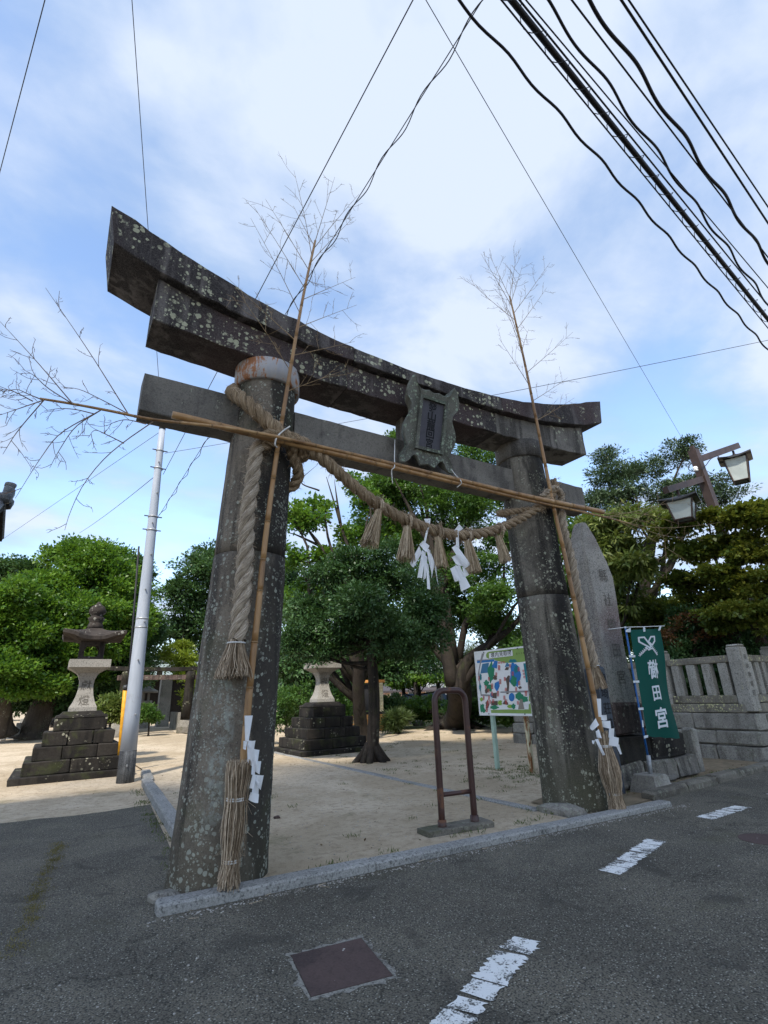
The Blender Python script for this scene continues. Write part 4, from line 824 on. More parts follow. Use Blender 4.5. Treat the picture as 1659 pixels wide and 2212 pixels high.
# ================================================================== STEEL HOOP BARRIER
HB = thing('hoop_barrier', 'brown steel hoop barrier with low crossbar behind the front kerb', 'barrier', (0.28, -0.10, 0))
a, b = np.array([0.055, -0.085, 0]), np.array([0.505, -0.135, 0]); d = norm(b-a); W_ = np.linalg.norm(b-a); R_, H_ = 0.13, 1.59
pts = [a+(0, 0, z) for z in np.linspace(0.06, H_-R_, 8)]+[a+d*R_*(1-math.cos(q))+np.array([0, 0, H_-R_+R_*math.sin(q)]) for q in np.linspace(0.2, math.pi/2, 6)]
pts += [b-d*R_*(1-math.sin(q))+np.array([0, 0, H_-R_+R_*math.cos(q)]) for q in np.linspace(0, math.pi/2-0.2, 6)]+[b+(0, 0, z) for z in np.linspace(H_-R_, 0.06, 8)]
MB().tube(pts, 0.039, 18).build('hoop', M['brown_steel'], HB, True)
MB().tube([a+d*0.03+(0, 0, 0.425), b-d*0.03+(0, 0, 0.425)], 0.026, 12).build('crossbar', M['brown_steel'], HB, True)
for q in (a, b): MB().lathe(q, [(0.05, 0.07), (0.052, 0.08), (0.052, 0.165), (0.041, 0.172)], 18).build('foot_sleeve', M['brown_steel'], HB, True)
MB().box(((a+b)/2+(-0.03, 0.02, 0.035)), (0.92, 0.28, 0.14), rz(-0.1), 0.02, 0.006, np.random.default_rng(4)).build('concrete_foot', M['kerb_old'], HB)

# ================================================================== MAP BOARD
SB = thing('map_board', 'white framed illustrated precinct map board on two posts', 'sign board', (4.30, 3.1, 0))
bo = np.array([4.24, 3.88, 1.07]); bux = norm((0.12, -1.5, 0)); buz = np.array([0, 0, 1.0]); bn = np.cross(bux, buz); BW, BH = 1.505, 1.385
MB().prism([(0, 0), (BW, 0), (BW, BH), (0, BH)], bo-bn*0.02, bux, buz, bn*0.03).build('panel', M['white_paint'], SB)
for x0, x1, y0, y1 in ((0, BW, 0, 0.035), (0, BW, BH-0.035, BH), (0, 0.035, 0.035, BH-0.035), (BW-0.035, BW, 0.035, BH-0.035)):
    MB().prism([(x0, y0), (x1, y0), (x1, y1), (x0, y1)], bo+bn*0.0102, bux, buz, bn*0.008).build('frame_strip', M['white_paint'], SB)
def onb(x, y, off):
    px, py = (1850+x*280/1630)/1.8228, (2520+y*380/2212)/1.8228; d_ = ray(px, py); o_ = bo+bn*off; t = ((o_-CAM)@bn)/(d_@bn); p = CAM+d_*t
    q = p-o_; u, v = q@bux, q[2]; return o_+bux*min(max(u, 0.036), BW-0.036)+buz*min(max(v, 0.036), BH-0.036)
mapmats = {k: flat('map '+k, c) for k, c in dict(green=(0.22, 0.33, 0.08), grey=(0.26, 0.25, 0.25), blue=(0.02, 0.16, 0.42), navy=(0.05, 0.17, 0.30), leaf=(0.02, 0.20, 0.10), brown=(0.10, 0.07, 0.055), teal=(0.01, 0.17, 0.20), red=(0.50, 0.09, 0.08), lime=(0.22, 0.38, 0.05), white=(0.72, 0.72, 0.70), trunk=(0.25, 0.22, 0.18)).items()}
def ell(cx, cy, rx, ry, n=22): return [(cx+rx*math.cos(q), cy+ry*math.sin(q)) for q in np.linspace(0, 2*math.pi, n, endpoint=False)]
def lump(cx, cy, rx, ry, s, n=26):
    r = np.random.default_rng(s); p = r.uniform(0, 6, 3); return [(cx+rx*(1+0.16*math.sin(5*q+p[0])+0.1*math.sin(9*q+p[1]))*math.cos(q), cy+ry*(1+0.16*math.sin(4*q+p[2])+0.1*math.sin(8*q))*math.sin(q)) for q in np.linspace(0, 2*math.pi, n, endpoint=False)]
prints = [('green', [(440, 270), (1255, 165), (1302, 490), (1190, 505), (830, 530), (640, 480), (430, 430), (380, 400), (370, 340), (395, 290)]), ('grey', [(165, 455), (560, 432), (560, 450), (165, 480)]), ('blue', [(165, 480), (560, 445), (560, 495), (165, 532)]),
    ('navy', [(285, 545), (440, 520), (410, 750), (240, 770)]), ('grey', [(275, 310), (335, 300), (250, 560), (222, 700), (225, 900), (270, 1240), (460, 1250), (460, 1290), (250, 1285), (185, 780), (235, 480)]),
    ('green', [(480, 1605), (900, 1590), (1240, 1600), (1350, 1560), (1350, 1290), (1408, 1280), (1462, 1690), (490, 1672)]), ('leaf', lump(485, 740, 75, 215, 1)), ('blue', [(500, 620), (570, 470), (640, 480), (620, 655), (560, 640)]), ('navy', [(800, 620), (850, 500), (900, 560), (905, 605)]), ('brown', [(795, 690), (830, 620), (900, 625), (880, 690)]), ('teal', lump(985, 480, 90, 40, 3)),
    ('blue', lump(1040, 800, 122, 270, 11)), ('teal', lump(1060, 670, 45, 90, 4)), ('leaf', lump(1005, 940, 70, 125, 5)), ('brown', [(880, 810), (918, 820), (905, 980), (890, 1240), (835, 1240), (850, 1050), (820, 890)]), ('blue', [(570, 985), (660, 940), (685, 1050), (625, 1195), (560, 1085)]), ('brown', lump(580, 860, 45, 60, 21)), ('leaf', lump(380, 990, 60, 70, 6)), ('leaf', lump(450, 1100, 60, 90, 7)),
    ('grey', [(700, 1180), (1355, 1155), (1355, 1200), (700, 1212)]), ('grey', [(1300, 500), (1335, 505), (1390, 1280), (1350, 1290)]), ('teal', [(1225, 535), (1290, 530), (1332, 960), (1290, 980)]), ('blue', ell(960, 1310, 66, 98)), ('leaf', lump(1130, 1290, 95, 85, 8)), ('leaf', lump(1250, 1360, 85, 75, 9)), ('trunk', [(1150, 1350), (1200, 1350), (1252, 1590), (1105, 1590)]),
    ('brown', [(490, 1405), (640, 1392), (640, 1500), (490, 1500)]), ('brown', [(745, 1470), (800, 1375), (880, 1440), (870, 1490)]), ('brown', [(520, 1220), (620, 1200), (610, 1340), (520, 1330)]), ('navy', [(465, 1230), (510, 1200), (520, 1330), (470, 1290)]), ('leaf', lump(280, 1560, 55, 100, 10)), ('leaf', lump(560, 1545, 100, 45, 12)), ('lime', lump(690, 1440, 48, 62, 13)), ('lime', lump(920, 1520, 60, 45, 14)), ('leaf', lump(1000, 1520, 48, 60, 15)), ('lime', lump(265, 1360, 34, 45, 16)), ('teal', lump(245, 850, 26, 75, 17)), ('teal', lump(235, 1080, 24, 80, 18)), ('leaf', lump(320, 1620, 45, 45, 19)), ('brown', lump(380, 1170, 38, 55, 20)), ('brown', lump(400, 1480, 40, 95, 22)), ('brown', lump(1150, 1090, 40, 30, 23)), ('white', [(1255, 1420), (1370, 1405), (1400, 1430), (1370, 1470), (1280, 1480), (1290, 1530), (1340, 1545), (1350, 1590), (1255, 1590)]), ('white', [(440, 305), (972, 235), (985, 360), (440, 425)])]
for i, (k, poly) in enumerate(prints):
    mb = MB(); mb.add([onb(x, y, 0.0108+0.00012*i) for x, y in poly], [tuple(range(len(poly)))]); mb.build('map_print', mapmats[k], SB)
mb = MB(); rr = np.random.default_rng(9)
for x, y, w, h in [(665, 520, 18, 22), (722, 515, 18, 22), (780, 510, 18, 22), (668, 635, 24, 55), (605, 785, 18, 40), (695, 955, 22, 55), (435, 890, 18, 40), (510, 1060, 22, 60), (800, 895, 18, 45), (820, 1130, 18, 35), (1120, 670, 20, 45), (980, 770, 20, 45), (1130, 990, 20, 45), (1060, 1130, 20, 45), (1225, 705, 18, 22), (1235, 775, 18, 22), (1245, 850, 18, 22), (1355, 1060, 18, 50), (1285, 1220, 24, 55), (1100, 1440, 20, 40), (830, 1420, 22, 55), (645, 1230, 20, 60), (535, 1395, 22, 40), (315, 1330, 16, 50), (435, 1330, 18, 45), (385, 1580, 20, 70), (465, 1420, 16, 40), (920, 590, 18, 40), (430, 1160, 18, 40), (210, 880, 14, 50), (790, 1320, 20, 45), (510, 1230, 18, 45), (360, 1080, 16, 40), (410, 1450, 20, 55)]:
    off = 0.0175
    for q in ((x-w, y-h, x-w*0.5, y+h), (x+w*0.5, y-h, x+w, y+h), (x-w*0.5, y-h, x+w*0.5, y-h*0.75), (x-w*0.5, y+h*0.75, x+w*0.5, y+h), (x-w*0.3, y-h*0.5, x+w*0.3, y-h*0.15), (x-w*0.3, y+h*0.1, x+w*0.3, y+h*0.45)):
        mb.add([onb(q[0], q[1], off), onb(q[2], q[1], off), onb(q[2], q[3], off), onb(q[0], q[3], off)], [(0, 1, 2, 3)])
mb.build('map_print', mapmats['red'], SB)
for i, chn in enumerate('境内見取図'):
    mb = MB(); write(mb, chn, onb(522+96*i, 345-13*i, 0.018), bux, buz, 0.115, 0.006); mb.build('character', M['ink'], SB)
mb = MB()
for i, chn in enumerate('北へ十南'): write(mb, chn, onb(1075+55*i, 312-6*i, 0.018), bux, buz, 0.05, 0.002)
mb.build('character', M['ink'], SB)
for x, y in ((318, 275), (1087, 160), (440, 1698), (1268, 1715)):
    c = onb(x, y, 0.0185); MB().tube([c, c+bn*0.012], 0.012, 8).build('bolt', M['dark_metal'], SB)
for p, m in ((gz(1071, 1662), M['green_post']), (gz(1146, 1670), M['rusty_post'])):
    MB().box((p[0]+0.055, p[1], 1.17), (0.085, 0.085, 2.36), None, 0.008).build('post', m, SB, label='pale green painted post' if m is M['green_post'] else 'flaking cream and rust post')

# ================================================================== BANNER
BN = thing('banner', 'dark green shrine banner with white emblem on a blue pole seen from behind', 'banner', (4.18, -0.06, 0))
yB = -0.06
def c6(x, y): return (1316.6+.2063*x, 1316.6+.2063*y)
def wave(p):
    p = np.array(p, float); u = p[:, 0]-4.3; z = p[:, 2]; out = p.copy()
    out[:, 1] = p[:, 1]+0.028*np.sin(u*6.0+z*1.2)*np.clip(u*1.3, 0, 1)+0.022*np.sin(z*4.2+u*2.0)*np.clip(u*1.5, 0, 1); return out
TL, TR, BLc, BRc = [gy(*c6(*q), yB) for q in ((212, 215), (533, 200), (395, 1330), (722, 1352))]
cl = lambda u, v: TL*(1-u)*(1-v)+TR*u*(1-v)+BLc*(1-u)*v+BRc*u*v
nu, nv = 16, 34; V = [cl(i/nu, j/nv)+(0, 0, 0.006*math.sin(i*1.3) if j == nv else 0) for j in range(nv+1) for i in range(nu+1)]
mb = MB().add(wave(V), [(j*(nu+1)+i, j*(nu+1)+i+1, (j+1)*(nu+1)+i+1, (j+1)*(nu+1)+i) for j in range(nv) for i in range(nu)]); cloth = mb.build('cloth', M['cloth'], BN, True)
ex = norm(TR-TL); ez = norm(TL-BLc)
def on(u, v): return cl(u, v)+(0, -0.007, 0)
for chn, u, v, s in (('櫛', 0.53, 0.385, 0.33), ('田', 0.51, 0.605, 0.27), ('宮', 0.51, 0.825, 0.34)):
    mb = MB(); write(mb, chn, on(u, v), -ex, norm(ez+ex*0.06), s, 0.02, 1.0, wave); mb.build('character', M['cloth_white'], cloth)
mb = MB()
def strip(pts, w, closed=False):
    pts = [np.array(p, float) for p in pts]; k = len(pts)
    for i in range(k if closed else k-1):
        a, b = pts[i], pts[(i+1) % k]; d = norm(b-a); n_ = np.array([-d[1], d[0]])*w/2; q = [a-n_-d*w*0.3, b-n_+d*w*0.3, b+n_+d*w*0.3, a+n_-d*w*0.3]
        mb.add(wave([gy(*c6(*p), yB-0.008-0.0006*(mb.n % 5)) for p in q]), [(0, 1, 2, 3)])
strip([(296, 296), (350, 292), (428, 388), (412, 400), (302, 338)], 16, True); strip([(474, 282), (428, 286), (396, 338), (440, 372), (474, 330)], 16, True)
strip([(372, 395), (400, 425), (440, 405)], 12); strip([(385, 385), (412, 412)], 10); strip([(430, 385), (405, 410)], 10)
for i in range(5):
    x, y = 372-13*i, 412+15*i; strip([(x-10, y-14), (x+4, y+2), (x-2, y+18)], 7); strip([(x, y-2), (x-14, y+10)], 6)
    x, y = 440+13*i, 402+15*i; strip([(x+8, y-16), (x-2, y), (x+6, y+16)], 7); strip([(x, y-2), (x+14, y+8)], 6)
mb.build('emblem', M['cloth_white'], cloth)
def lean(px, py): return gy(*c6(px, py), yB)
MB().tube([lean(400, 1530), lean(340, 1200), lean(280, 870), lean(222, 520), lean(165, 180)], 0.016, 10).build('pole', M['blue'], BN, True)
MB().tube([gy(*c6(435, 1740), yB), lean(405, 1525)], 0.032, 10).build('pole_socket', M['galv'], BN, True)
MB().tube([lean(-10, 207), lean(165, 186), lean(372, 180), lean(575, 172)], 0.006, 8).build('crossbar', M['white_paint'], BN, True)
for q in ([(170, 215), (222, 190), (222, 236), (172, 238)], [(350, 180), (372, 180), (378, 230), (355, 232)], [(522, 178), (545, 172), (532, 218), (510, 220)], [(205, 478), (270, 478), (271, 500), (206, 502)], [(248, 745), (311, 743), (313, 766), (250, 768)], [(302, 1028), (356, 1026), (358, 1050), (304, 1054)], [(338, 1160), (352, 1160), (360, 1232), (344, 1234)], [(360, 1322), (405, 1314), (404, 1340), (362, 1352)], [(155, 178), (174, 176), (176, 196), (157, 198)]):
    MB().add([gy(*c6(*p), yB-0.025) for p in q]+[gy(*c6(*p), yB-0.021) for p in q], [(0, 1, 2, 3), (7, 6, 5, 4), (0, 4, 5, 1), (1, 5, 6, 2), (2, 6, 7, 3), (3, 7, 4, 0)]).build('tab', M['cloth_white'], BN)
bc = (4.19, yB, 0); MB().loft([[(4.19+sx*h, yB+sy*h, z) for sx, sy in ((-1, -1), (1, -1), (1, 1), (-1, 1))] for h, z in ((0.24, 0.0), (0.175, 0.25), (0.165, 0.26))]).build('concrete_base', M['concrete'], BN)

# ================================================================== INSCRIBED STELE AND POSTS
ST = thing('stone_stele', 'tall tapering inscribed stone stele on dark pedestal blocks behind the green banner', 'stele', (4.75, 0.9, 0))
rs = np.random.default_rng(12)
def ringbox(x0, x1, y0, y1, z, c=0.04):
    P = []
    for (x, y, dx, dy) in ((x0, y0, 1, 1), (x1, y0, -1, 1), (x1, y1, -1, -1), (x0, y1, 1, -1)):
        if dx*dy > 0: P += [(x, y+dy*c, z), (x+dx*c, y, z)]
        else: P += [(x+dx*c, y, z), (x, y+dy*c, z)]
    return np.array(P)+rs.normal(0, 0.008, (8, 3))*np.array([1, 1, 0.3])
prof = [(4.31, 5.06, 1.305), (4.32, 5.05, 1.7), (4.33, 5.05, 2.2), (4.34, 5.06, 2.7), (4.34, 5.07, 3.2), (4.33, 5.06, 3.6), (4.32, 5.00, 3.9), (4.33, 4.90, 4.15), (4.35, 4.79, 4.38), (4.38, 4.68, 4.55), (4.42, 4.62, 4.66), (4.46, 4.58, 4.69)]
stl = MB().loft([ringbox(a, b, 0.52+0.03*max(0, z-3.6), 1.02-0.22*max(0, z-3.6), z) for a, b, z in prof]).build('tablet', M['stele'], ST)
for chn, px, py, s in (('縣', 1366, 1268, 0), ('社', 1382, 1332, 0), ('櫛', 1398, 1400, 0), ('田', 1416, 1478, 0), ('宮', 1438, 1560, 0)):
    pass
for i, chn in enumerate('縣社櫛田宮'):
    mb = MB(); write(mb, chn, (4.74, 0.504, 3.62-0.47*i), (1, 0, 0), (0, 0, 1), 0.27, -0.004); mb.build('carved_character', M['carve'], stl)
def course(xs, y0, y1, z0, z1, m, jit=0.016):
    for a, b in zip(xs[:-1], xs[1:]): MB().box(((a+b)/2, (y0+y1)/2, (z0+z1)/2), (b-a-0.012, y1-y0+rs.normal(0, 0.02), z1-z0-0.008), None, 0.035, jit, rs).build('pedestal_block', m, ST)
course([4.15, 5.10], 0.42, 1.25, 0.78, 1.30, M['pedestal_red']); course([3.85, 5.05, 6.1], 0.38, 1.5, 0.36, 0.76, M['pedestal']); course([3.8, 4.7, 5.6, 6.3], 0.33, 1.6, 0.0, 0.36, M['ped_low'])
course([3.75, 4.25, 4.75, 5.4], 0.22, 0.40, 0.0, 0.12, M['ped_low'], 0.008)
MB().box((6.68, 0.6, 0.37), (0.20, 0.22, 0.80), None, 0.025, 0.008, rs).build('marker_post', M['wall_stone'], None)
o = bpy.data.objects['marker_post']; _props(o, 'short rough stone post between the stele pedestal and the fence wall', 'stone post', None, None)
GP = thing('guide_post', 'dark blue square post with black lettering beside the blackened pillar', 'post', (3.52, 0.22, 0))
gx0 = gy(1316, 1560, 0.10)[0]; gw = 0.115
MB().loft([[(gx0+sx*h, 0.22+sy*h, z) for sx, sy in ((-1, -1), (1, -1), (1, 1), (-1, 1))] for h, z in ((gw, 0), (gw, 1.86), (gw*0.55, 1.95), (0.01, 1.98))]).build('shaft', M['blue_dark'], GP)
for i, chn in enumerate('神埼荘鎮守'):
    mb = MB(); write(mb, chn, (gx0+0.01, 0.22-gw-0.004, 1.72-0.235*i), (1, 0, 0), (0, 0, 1), 0.19, 0.012); mb.build('character', M['ink'], GP)

# ================================================================== STONE FENCE ON ITS WALL
def fence(root, p0, p1, nseg, first_post, seed):
    r = np.random.default_rng(seed); p0, p1 = np.array(p0, float), np.array(p1, float); L = np.linalg.norm(p1-p0); d = (p1-p0)/L; R_ = rz(math.atan2(d[1], d[0])); seg = L/nseg
    at = lambda s, z: (p0[0]+d[0]*s, p0[1]+d[1]*s, z)
    bar = MB().box((0, 0, 0), (0.21, 0.16, 0.715), R_, 0.014).mesh('bar')
    for k in range(nseg):
        s0 = k*seg+0.16; s1 = (k+1)*seg-0.16; ln = s1-s0; c = (s0+s1)/2
        MB().box(at(c, 2.10), (ln, 0.20, 0.15), R_, 0.015, 0.003, r).build('top_rail', M['rail_stone'], root)
        MB().box(at(c, 1.235), (ln, 0.24, 0.17), R_, 0.015, 0.003, r).build('bottom_rail', M['rail_stone'], root)
        MB().box(at(c, 1.048), (ln+0.3, 0.32, 0.19), R_, 0.018, 0.004, r).build('sill_stone', M['rail_stone'], root)
        nb = 4
        for j in range(nb):
            q = at(s0+ln*(j+0.5)/nb, 1.675); link('bar', bar, M['fence_stone'], root, loc=tuple(np.array(q)-ORG[root.name]))
    for k in range(0 if first_post else 1, nseg+1):
        MB().box(at(k*seg, 1.66), (0.30, 0.30, 1.36), R_, 0.02, 0.003, r).build('post', M['fence_stone'], root)
        MB().box(at(k*seg, 2.372), (0.27, 0.27, 0.06), R_, 0.025).build('post_cap', M['fence_stone'], root)
def masonry(root, p0, p1, seed, nrm_):
    r = np.random.default_rng(seed); p0, p1 = np.array(p0, float), np.array(p1, float); L = np.linalg.norm(p1-p0); d = (p1-p0)/L; R_ = rz(math.atan2(d[1], d[0]))
    for z0, z1, w, off in ((0.60, 0.95, 1.3, 0.0), (0.30, 0.595, 0.8, 0.05), (-0.05, 0.295, 0.95, 0.08)):
        s = 0
        while s < L:
            l2_ = min(w*r.uniform(0.7, 1.3), L-s)
            if L-s-l2_ < 0.3: l2_ = L-s
            c = p0+d*(s+l2_/2)+np.array(nrm_[:2])*(off+r.normal(0, 0.012)); s += l2_
            MB().box((c[0], c[1], (z0+z1)/2), (l2_-0.012, 0.42, z1-z0-0.01), R_, 0.03, 0.010, r).build('wall_block', M['wall_stone'], root)
FX, FY = 9.0, 0.47
F1 = thing('stone_fence', 'granite baluster fence on a masonry wall running back from the corner post behind the banner', 'fence', (FX, FY, 0))
fence(F1, (FX, FY), (FX+0.15, FY+7.2), 4, True, 51); masonry(F1, (FX, FY-0.18), (FX+0.15, FY+7.2), 52, (-1, 0, 0))
F2 = thing('stone_fence', 'granite baluster fence on a masonry wall running along the road from the corner post', 'fence', (FX+0.3, FY, 0))
fence(F2, (FX, FY), (FX+9.5, FY+0.72), 5, False, 53); masonry(F2, (FX+0.24, FY+0.02), (FX+9.5, FY+0.72), 54, (0, -1, 0))
pt = [o for o in F1.children if o.name.startswith('post') and 'cap' not in o.name][0]
for i, chn in enumerate('奉納神埼町'):
    mb = MB(); write(mb, chn, (FX+0.0, FY-0.156, 2.12-0.19*i), (1, 0, 0), (0, 0, 1), 0.14, 0.0); mb.build('carved_character', M['carve'], pt)

# ================================================================== LAMP POST
LP = thing('lamp_post', 'brown square lamp post with two hanging frosted lanterns above the trees', 'lamp post', tuple(gy(1580, 1230, 1.0)*np.array([1, 1, 0])))
yL = 1.0
def lp(px, py, dy=0.0): return gy(px, py, yL+dy)
top, low = lp(1497, 972), lp(1550, 1120); ax = norm(top-low); foot = low-ax*(low[2]/ax[2])
LP.location = tuple(foot); ORG[LP.name] = np.array(foot)
def bar(a, b, w, name, m, h=None):
    a, b = np.array(a), np.array(b); d = norm(b-a); s_ = norm(np.cross(d, (0, 1, 0))); u = np.array([0, 1.0, 0]); h = h or w
    return MB().loft([[p+s_*sx*w/2+u*sy*h/2 for sx, sy in ((-1, -1), (1, -1), (1, 1), (-1, 1))] for p in (a, b)]).build(name, m, LP)
bar(foot, top, 0.22, 'post', M['lamp_steel']); bar(top, top+ax*0.12, 0.10, 'post_tip', M['lamp_steel'])
def c8(x, y): return ((2400+x*624/1659)/1.8228, (1700+y*800/2127)/1.8228)
bar(lp(*c8(940, 290)), lp(*c8(1338, 148)), 0.19, 'arm', M['lamp_steel'], 0.14); bar(lp(*c8(960, 500)), lp(*c8(588, 612)), 0.17, 'arm', M['lamp_steel'], 0.14)
def hanging(cx_, cyt, cyb, w, hk):
    """square tapered lantern under the arm: apex pixel, bottom pixel"""
    t = lp(cx_, cyt); b = lp(cx_, cyb); H = t[2]-b[2]; c = np.array([t[0], yL, 0]); zt, zb = t[2], b[2]
    wt, wb = w/2, w*0.33
    def sq(h, z, a=0.35): return np.array([c+rz(a)@np.array([sx*h, sy*h, 0])+(0, 0, z) for sx, sy in ((-1, -1), (1, -1), (1, 1), (-1, 1))])
    rings = []; n = 24
    for t_ in np.linspace(0, 1, 6):
        R2 = (wt+0.12)*(1-t_)**1.4+0.02; ring = []
        for k in range(n):
            a = 2*math.pi*k/n+math.pi/4; q = 1/max(abs(math.cos(a)), abs(math.sin(a))); cor = (abs(math.sin(2*a)))**5
            ring.append(c+rz(0.35)@np.array([R2*math.cos(a)*q, R2*math.sin(a)*q, 0])+(0, 0, zt-0.22+0.2*t_+0.07*cor*(1-t_)**2))
        rings.append(ring)
    lan = MB().loft([[p-np.array([0, 0, 0.04]) for p in rings[0]]]+rings).build('lantern_roof', M['dark_metal'], LP)
    a4, b4 = sq(wt, zt-0.25), sq(wb, zb+0.03)
    for k in range(4):
        p, q = a4[k], b4[k]; MB().tube([p, q], 0.024, 4).build('lantern_frame', M['lamp_steel'], lan)
        MB().tube([b4[k], b4[(k+1) % 4]], 0.024, 4).build('lantern_frame', M['lamp_steel'], lan)
        i_ = 0.985; MB().add([c*(1-i_)+x*i_+np.array([0, 0, x[2]])*(1-i_) for x in (a4[k], a4[(k+1) % 4], b4[(k+1) % 4], b4[k])], [(0, 1, 2, 3)]).build('lantern_pane', M['lamp_glass'], lan)
    h = lp(*hk); MB().tube([np.array([c[0], yL, zt-0.06]), np.array([c[0], yL, h[2]])], 0.035, 8).build('hanger', M['lamp_steel'], LP)
hanging(*[c8(1300, 228)[0], c8(1300, 228)[1], c8(1300, 500)[1]], 0.60, c8(1262, 190)); hanging(*[c8(722, 655)[0], c8(722, 655)[1], c8(722, 920)[1]], 0.60, c8(690, 590))
MB().lathe(lp(*c8(898, 385)), [(0.05, -0.09), (0.07, -0.06), (0.045, -0.03), (0.07, 0.0), (0.05, 0.05)], 10).build('insulator', M['white_paint'], LP, True)
MB().tube(spline([lp(*c8(q[0], q[1]), -0.12) for q in ((905, 320), (850, 340), (825, 380), (850, 410), (925, 415))], 16), 0.012, 5).build('wire_loop', M['cable'], LP)
MB().tube(spline([lp(*c8(q[0], q[1]), -0.12) for q in ((960, 390), (1010, 350), (1060, 285), (1130, 255), (1150, 285))], 16), 0.012, 5).build('wire_loop', M['cable'], LP)

# ================================================================== UTILITY POLE AND WIRES
UPb = np.array([-2.47, 7.62, 0]); UPt = np.array([-2.64, 7.62, 8.45])
UP_ = thing('utility_pole', 'tall pale steel utility pole with clamp bands beside the path kerb', 'utility pole', tuple(UPb))
pa = lambda z: UPb+(UPt-UPb)*(z/8.45); pr = lambda z: 0.175-0.10*(z/8.45)
MB().tube([pa(z) for z in np.linspace(0.62, 8.38, 12)], [pr(z) for z in np.linspace(0.62, 8.38, 12)], 28).build('shaft', M['pole'], UP_, True)
MB().tube([pa(z) for z in (-0.1, 0.3, 0.618)], [pr(0)+0.002, pr(0.3)+0.002, pr(0.62)+0.0015], 28).build('stained_foot', M['pole_foot'], UP_, True)
MB().tube([pa(8.375), pa(8.47)], pr(8.4)+0.008, 20).build('cap', M['dark_metal'], UP_, True)
for z, arms in ((7.75, 1), (7.25, 1), (5.93, 1), (5.58, 1), (3.42, 0), (3.22, 0)):
    MB().tube([pa(z-0.02), pa(z+0.02)], pr(z)+(0.012 if arms else 0.004), 24).build('clamp_band', M['galv'], UP_, True)
    if arms:
        for sx in (-1, 1): MB().tube([pa(z)+(sx*(pr(z)+0.0), -0.03, 0), pa(z)+(sx*(pr(z)+0.10), -0.03, 0)], 0.014, 6).build('clamp_lug', M['dark_metal'], UP_)
for i, z in enumerate((0.35, 1.35, 2.5, 3.35, 4.1, 4.95, 5.75, 6.55, 7.4)):
    sg = 0.25 if i % 2 else -0.1; MB().tube([pa(z)+(sg*pr(z), -pr(z)*0.95, 0), pa(z)+(sg*pr(z)*1.3, -pr(z)-0.05, -0.02)], 0.017, 8).build('step_bolt', M['galv'], UP_)
GG = thing('guy_guard', 'yellow and black guy wire guard leaning behind the utility pole', 'guy guard', tuple(gy(258, 1640, 9.2)*np.array([1, 1, 0])))
g0, g1, g2 = gy(257, 1655, 9.2), gy(271, 1490, 8.9), gy(300, 1180, 8.2)
MB().tube([g0, g0+(g1-g0)*0.5, g1], 0.055, 12).build('guard_tube', M['yellow'], GG, True); MB().tube([g1, g1+(g2-g1)*0.03], 0.06, 12).build('guard_cap', M['dark_metal'], GG, True); MB().tube([g0+(0.07, 0.05, 0), g1+(0.06, 0.05, 0), g2], 0.022, 8).build('stay_wire', M['cable'], GG, True)

def wire(label, p0, p1, r, m, ext=(0, 0), sag=0.0, wav=None, name='overhead_cable', n=60, coil=None, group=None):
    p0, p1 = np.array(p0, float), np.array(p1, float); d = p1-p0; a, b = p0-d*ext[0], p1+d*ext[1]; L = np.linalg.norm(b-a); t = np.linspace(0, 1, n if wav is None and coil is None else 260)
    P = a+(b-a)*t[:, None]; P[:, 2] -= sag*4*t*(1-t); dd = norm(b-a); u = norm(np.cross(dd, (0, 0, 1))); v = np.cross(u, dd)
    root = None
    if wav:
        am, wl = wav; ph = t*L/wl*2*math.pi; P = P+u*(am*np.cos(ph))[:, None]+v*(am*np.sin(ph))[:, None]
    if coil is None: return solo(name, MB().tube(P, r, 8), m, label, 'cable', smooth=True, group=group, base=a)
    root = thing(name, label, 'cable', tuple(a)); MB().tube(P, r, 10).build('cable', m, root, True)
    am, wl = coil; tt_ = np.linspace(0, 1, int(L/wl*12)); Q = a+(b-a)*tt_[:, None]; Q[:, 2] -= sag*4*tt_*(1-tt_); ph = tt_*L/wl*2*math.pi; Q = Q+u*(am*np.cos(ph))[:, None]+v*(am*np.sin(ph)-am*0.3)[:, None]
    MB().tube(Q, 0.0045, 4).build('spiral_hanger', m, root); return root
def wz(x0, y0, x1, y1, z): return gz(x0, y0, z), gz(x1, y1, z)
E1 = (0.55, 1.6)
wire('thickest black cable with a thin spiral hanger wound along it', *wz(1105, 0, 1659, 690, 7.0), 0.0272, M['cable'], E1, coil=(0.055, 0.36))
wire('straight thin black cable just below the spiral wound bundle', *wz(1083, 0, 1659, 709, 6.9), 0.0075, M['cable'], E1)
wire('straight thin black cable just above the spiral wound bundle', *wz(1122, 0, 1659, 660, 7.1), 0.0088, M['cable'], E1)
wire('lowest wavy black cable hanging apart from the other street cables', *wz(991, 0, 1659, 755, 6.6), 0.0116, M['cable'], E1, wav=(0.012, 0.75))
wire('wavy black cable twisting along the straight pair above the thick bundle', *wz(1178, 0, 1659, 655, 7.3), 0.0129, M['cable'], E1, wav=(0.02, 1.1))
wire('thin black cable between the wavy ones', *wz(1136, 0, 1659, 622, 7.3), 0.0068, M['cable'], E1)
wire('straight black cable in front of the thick wavy one', *wz(1235, 0, 1659, 556, 7.6), 0.0088, M['cable'], E1)
wire('thick wavy black cable second from the topmost pair', *wz(1275, 0, 1659, 563, 7.6), 0.0177, M['cable'], E1, wav=(0.02, 1.2))
wire('heavier straight cable of the topmost pair', *wz(1342, 0, 1659, 482, 8.2), 0.0129, M['cable'], E1)
wire('lighter straight cable of the topmost pair', *wz(1358, 0, 1659, 447, 8.2), 0.0095, M['cable'], E1)
pt_ = lambda z: pa(z)+(pr(z)+0.04, -0.03, 0)
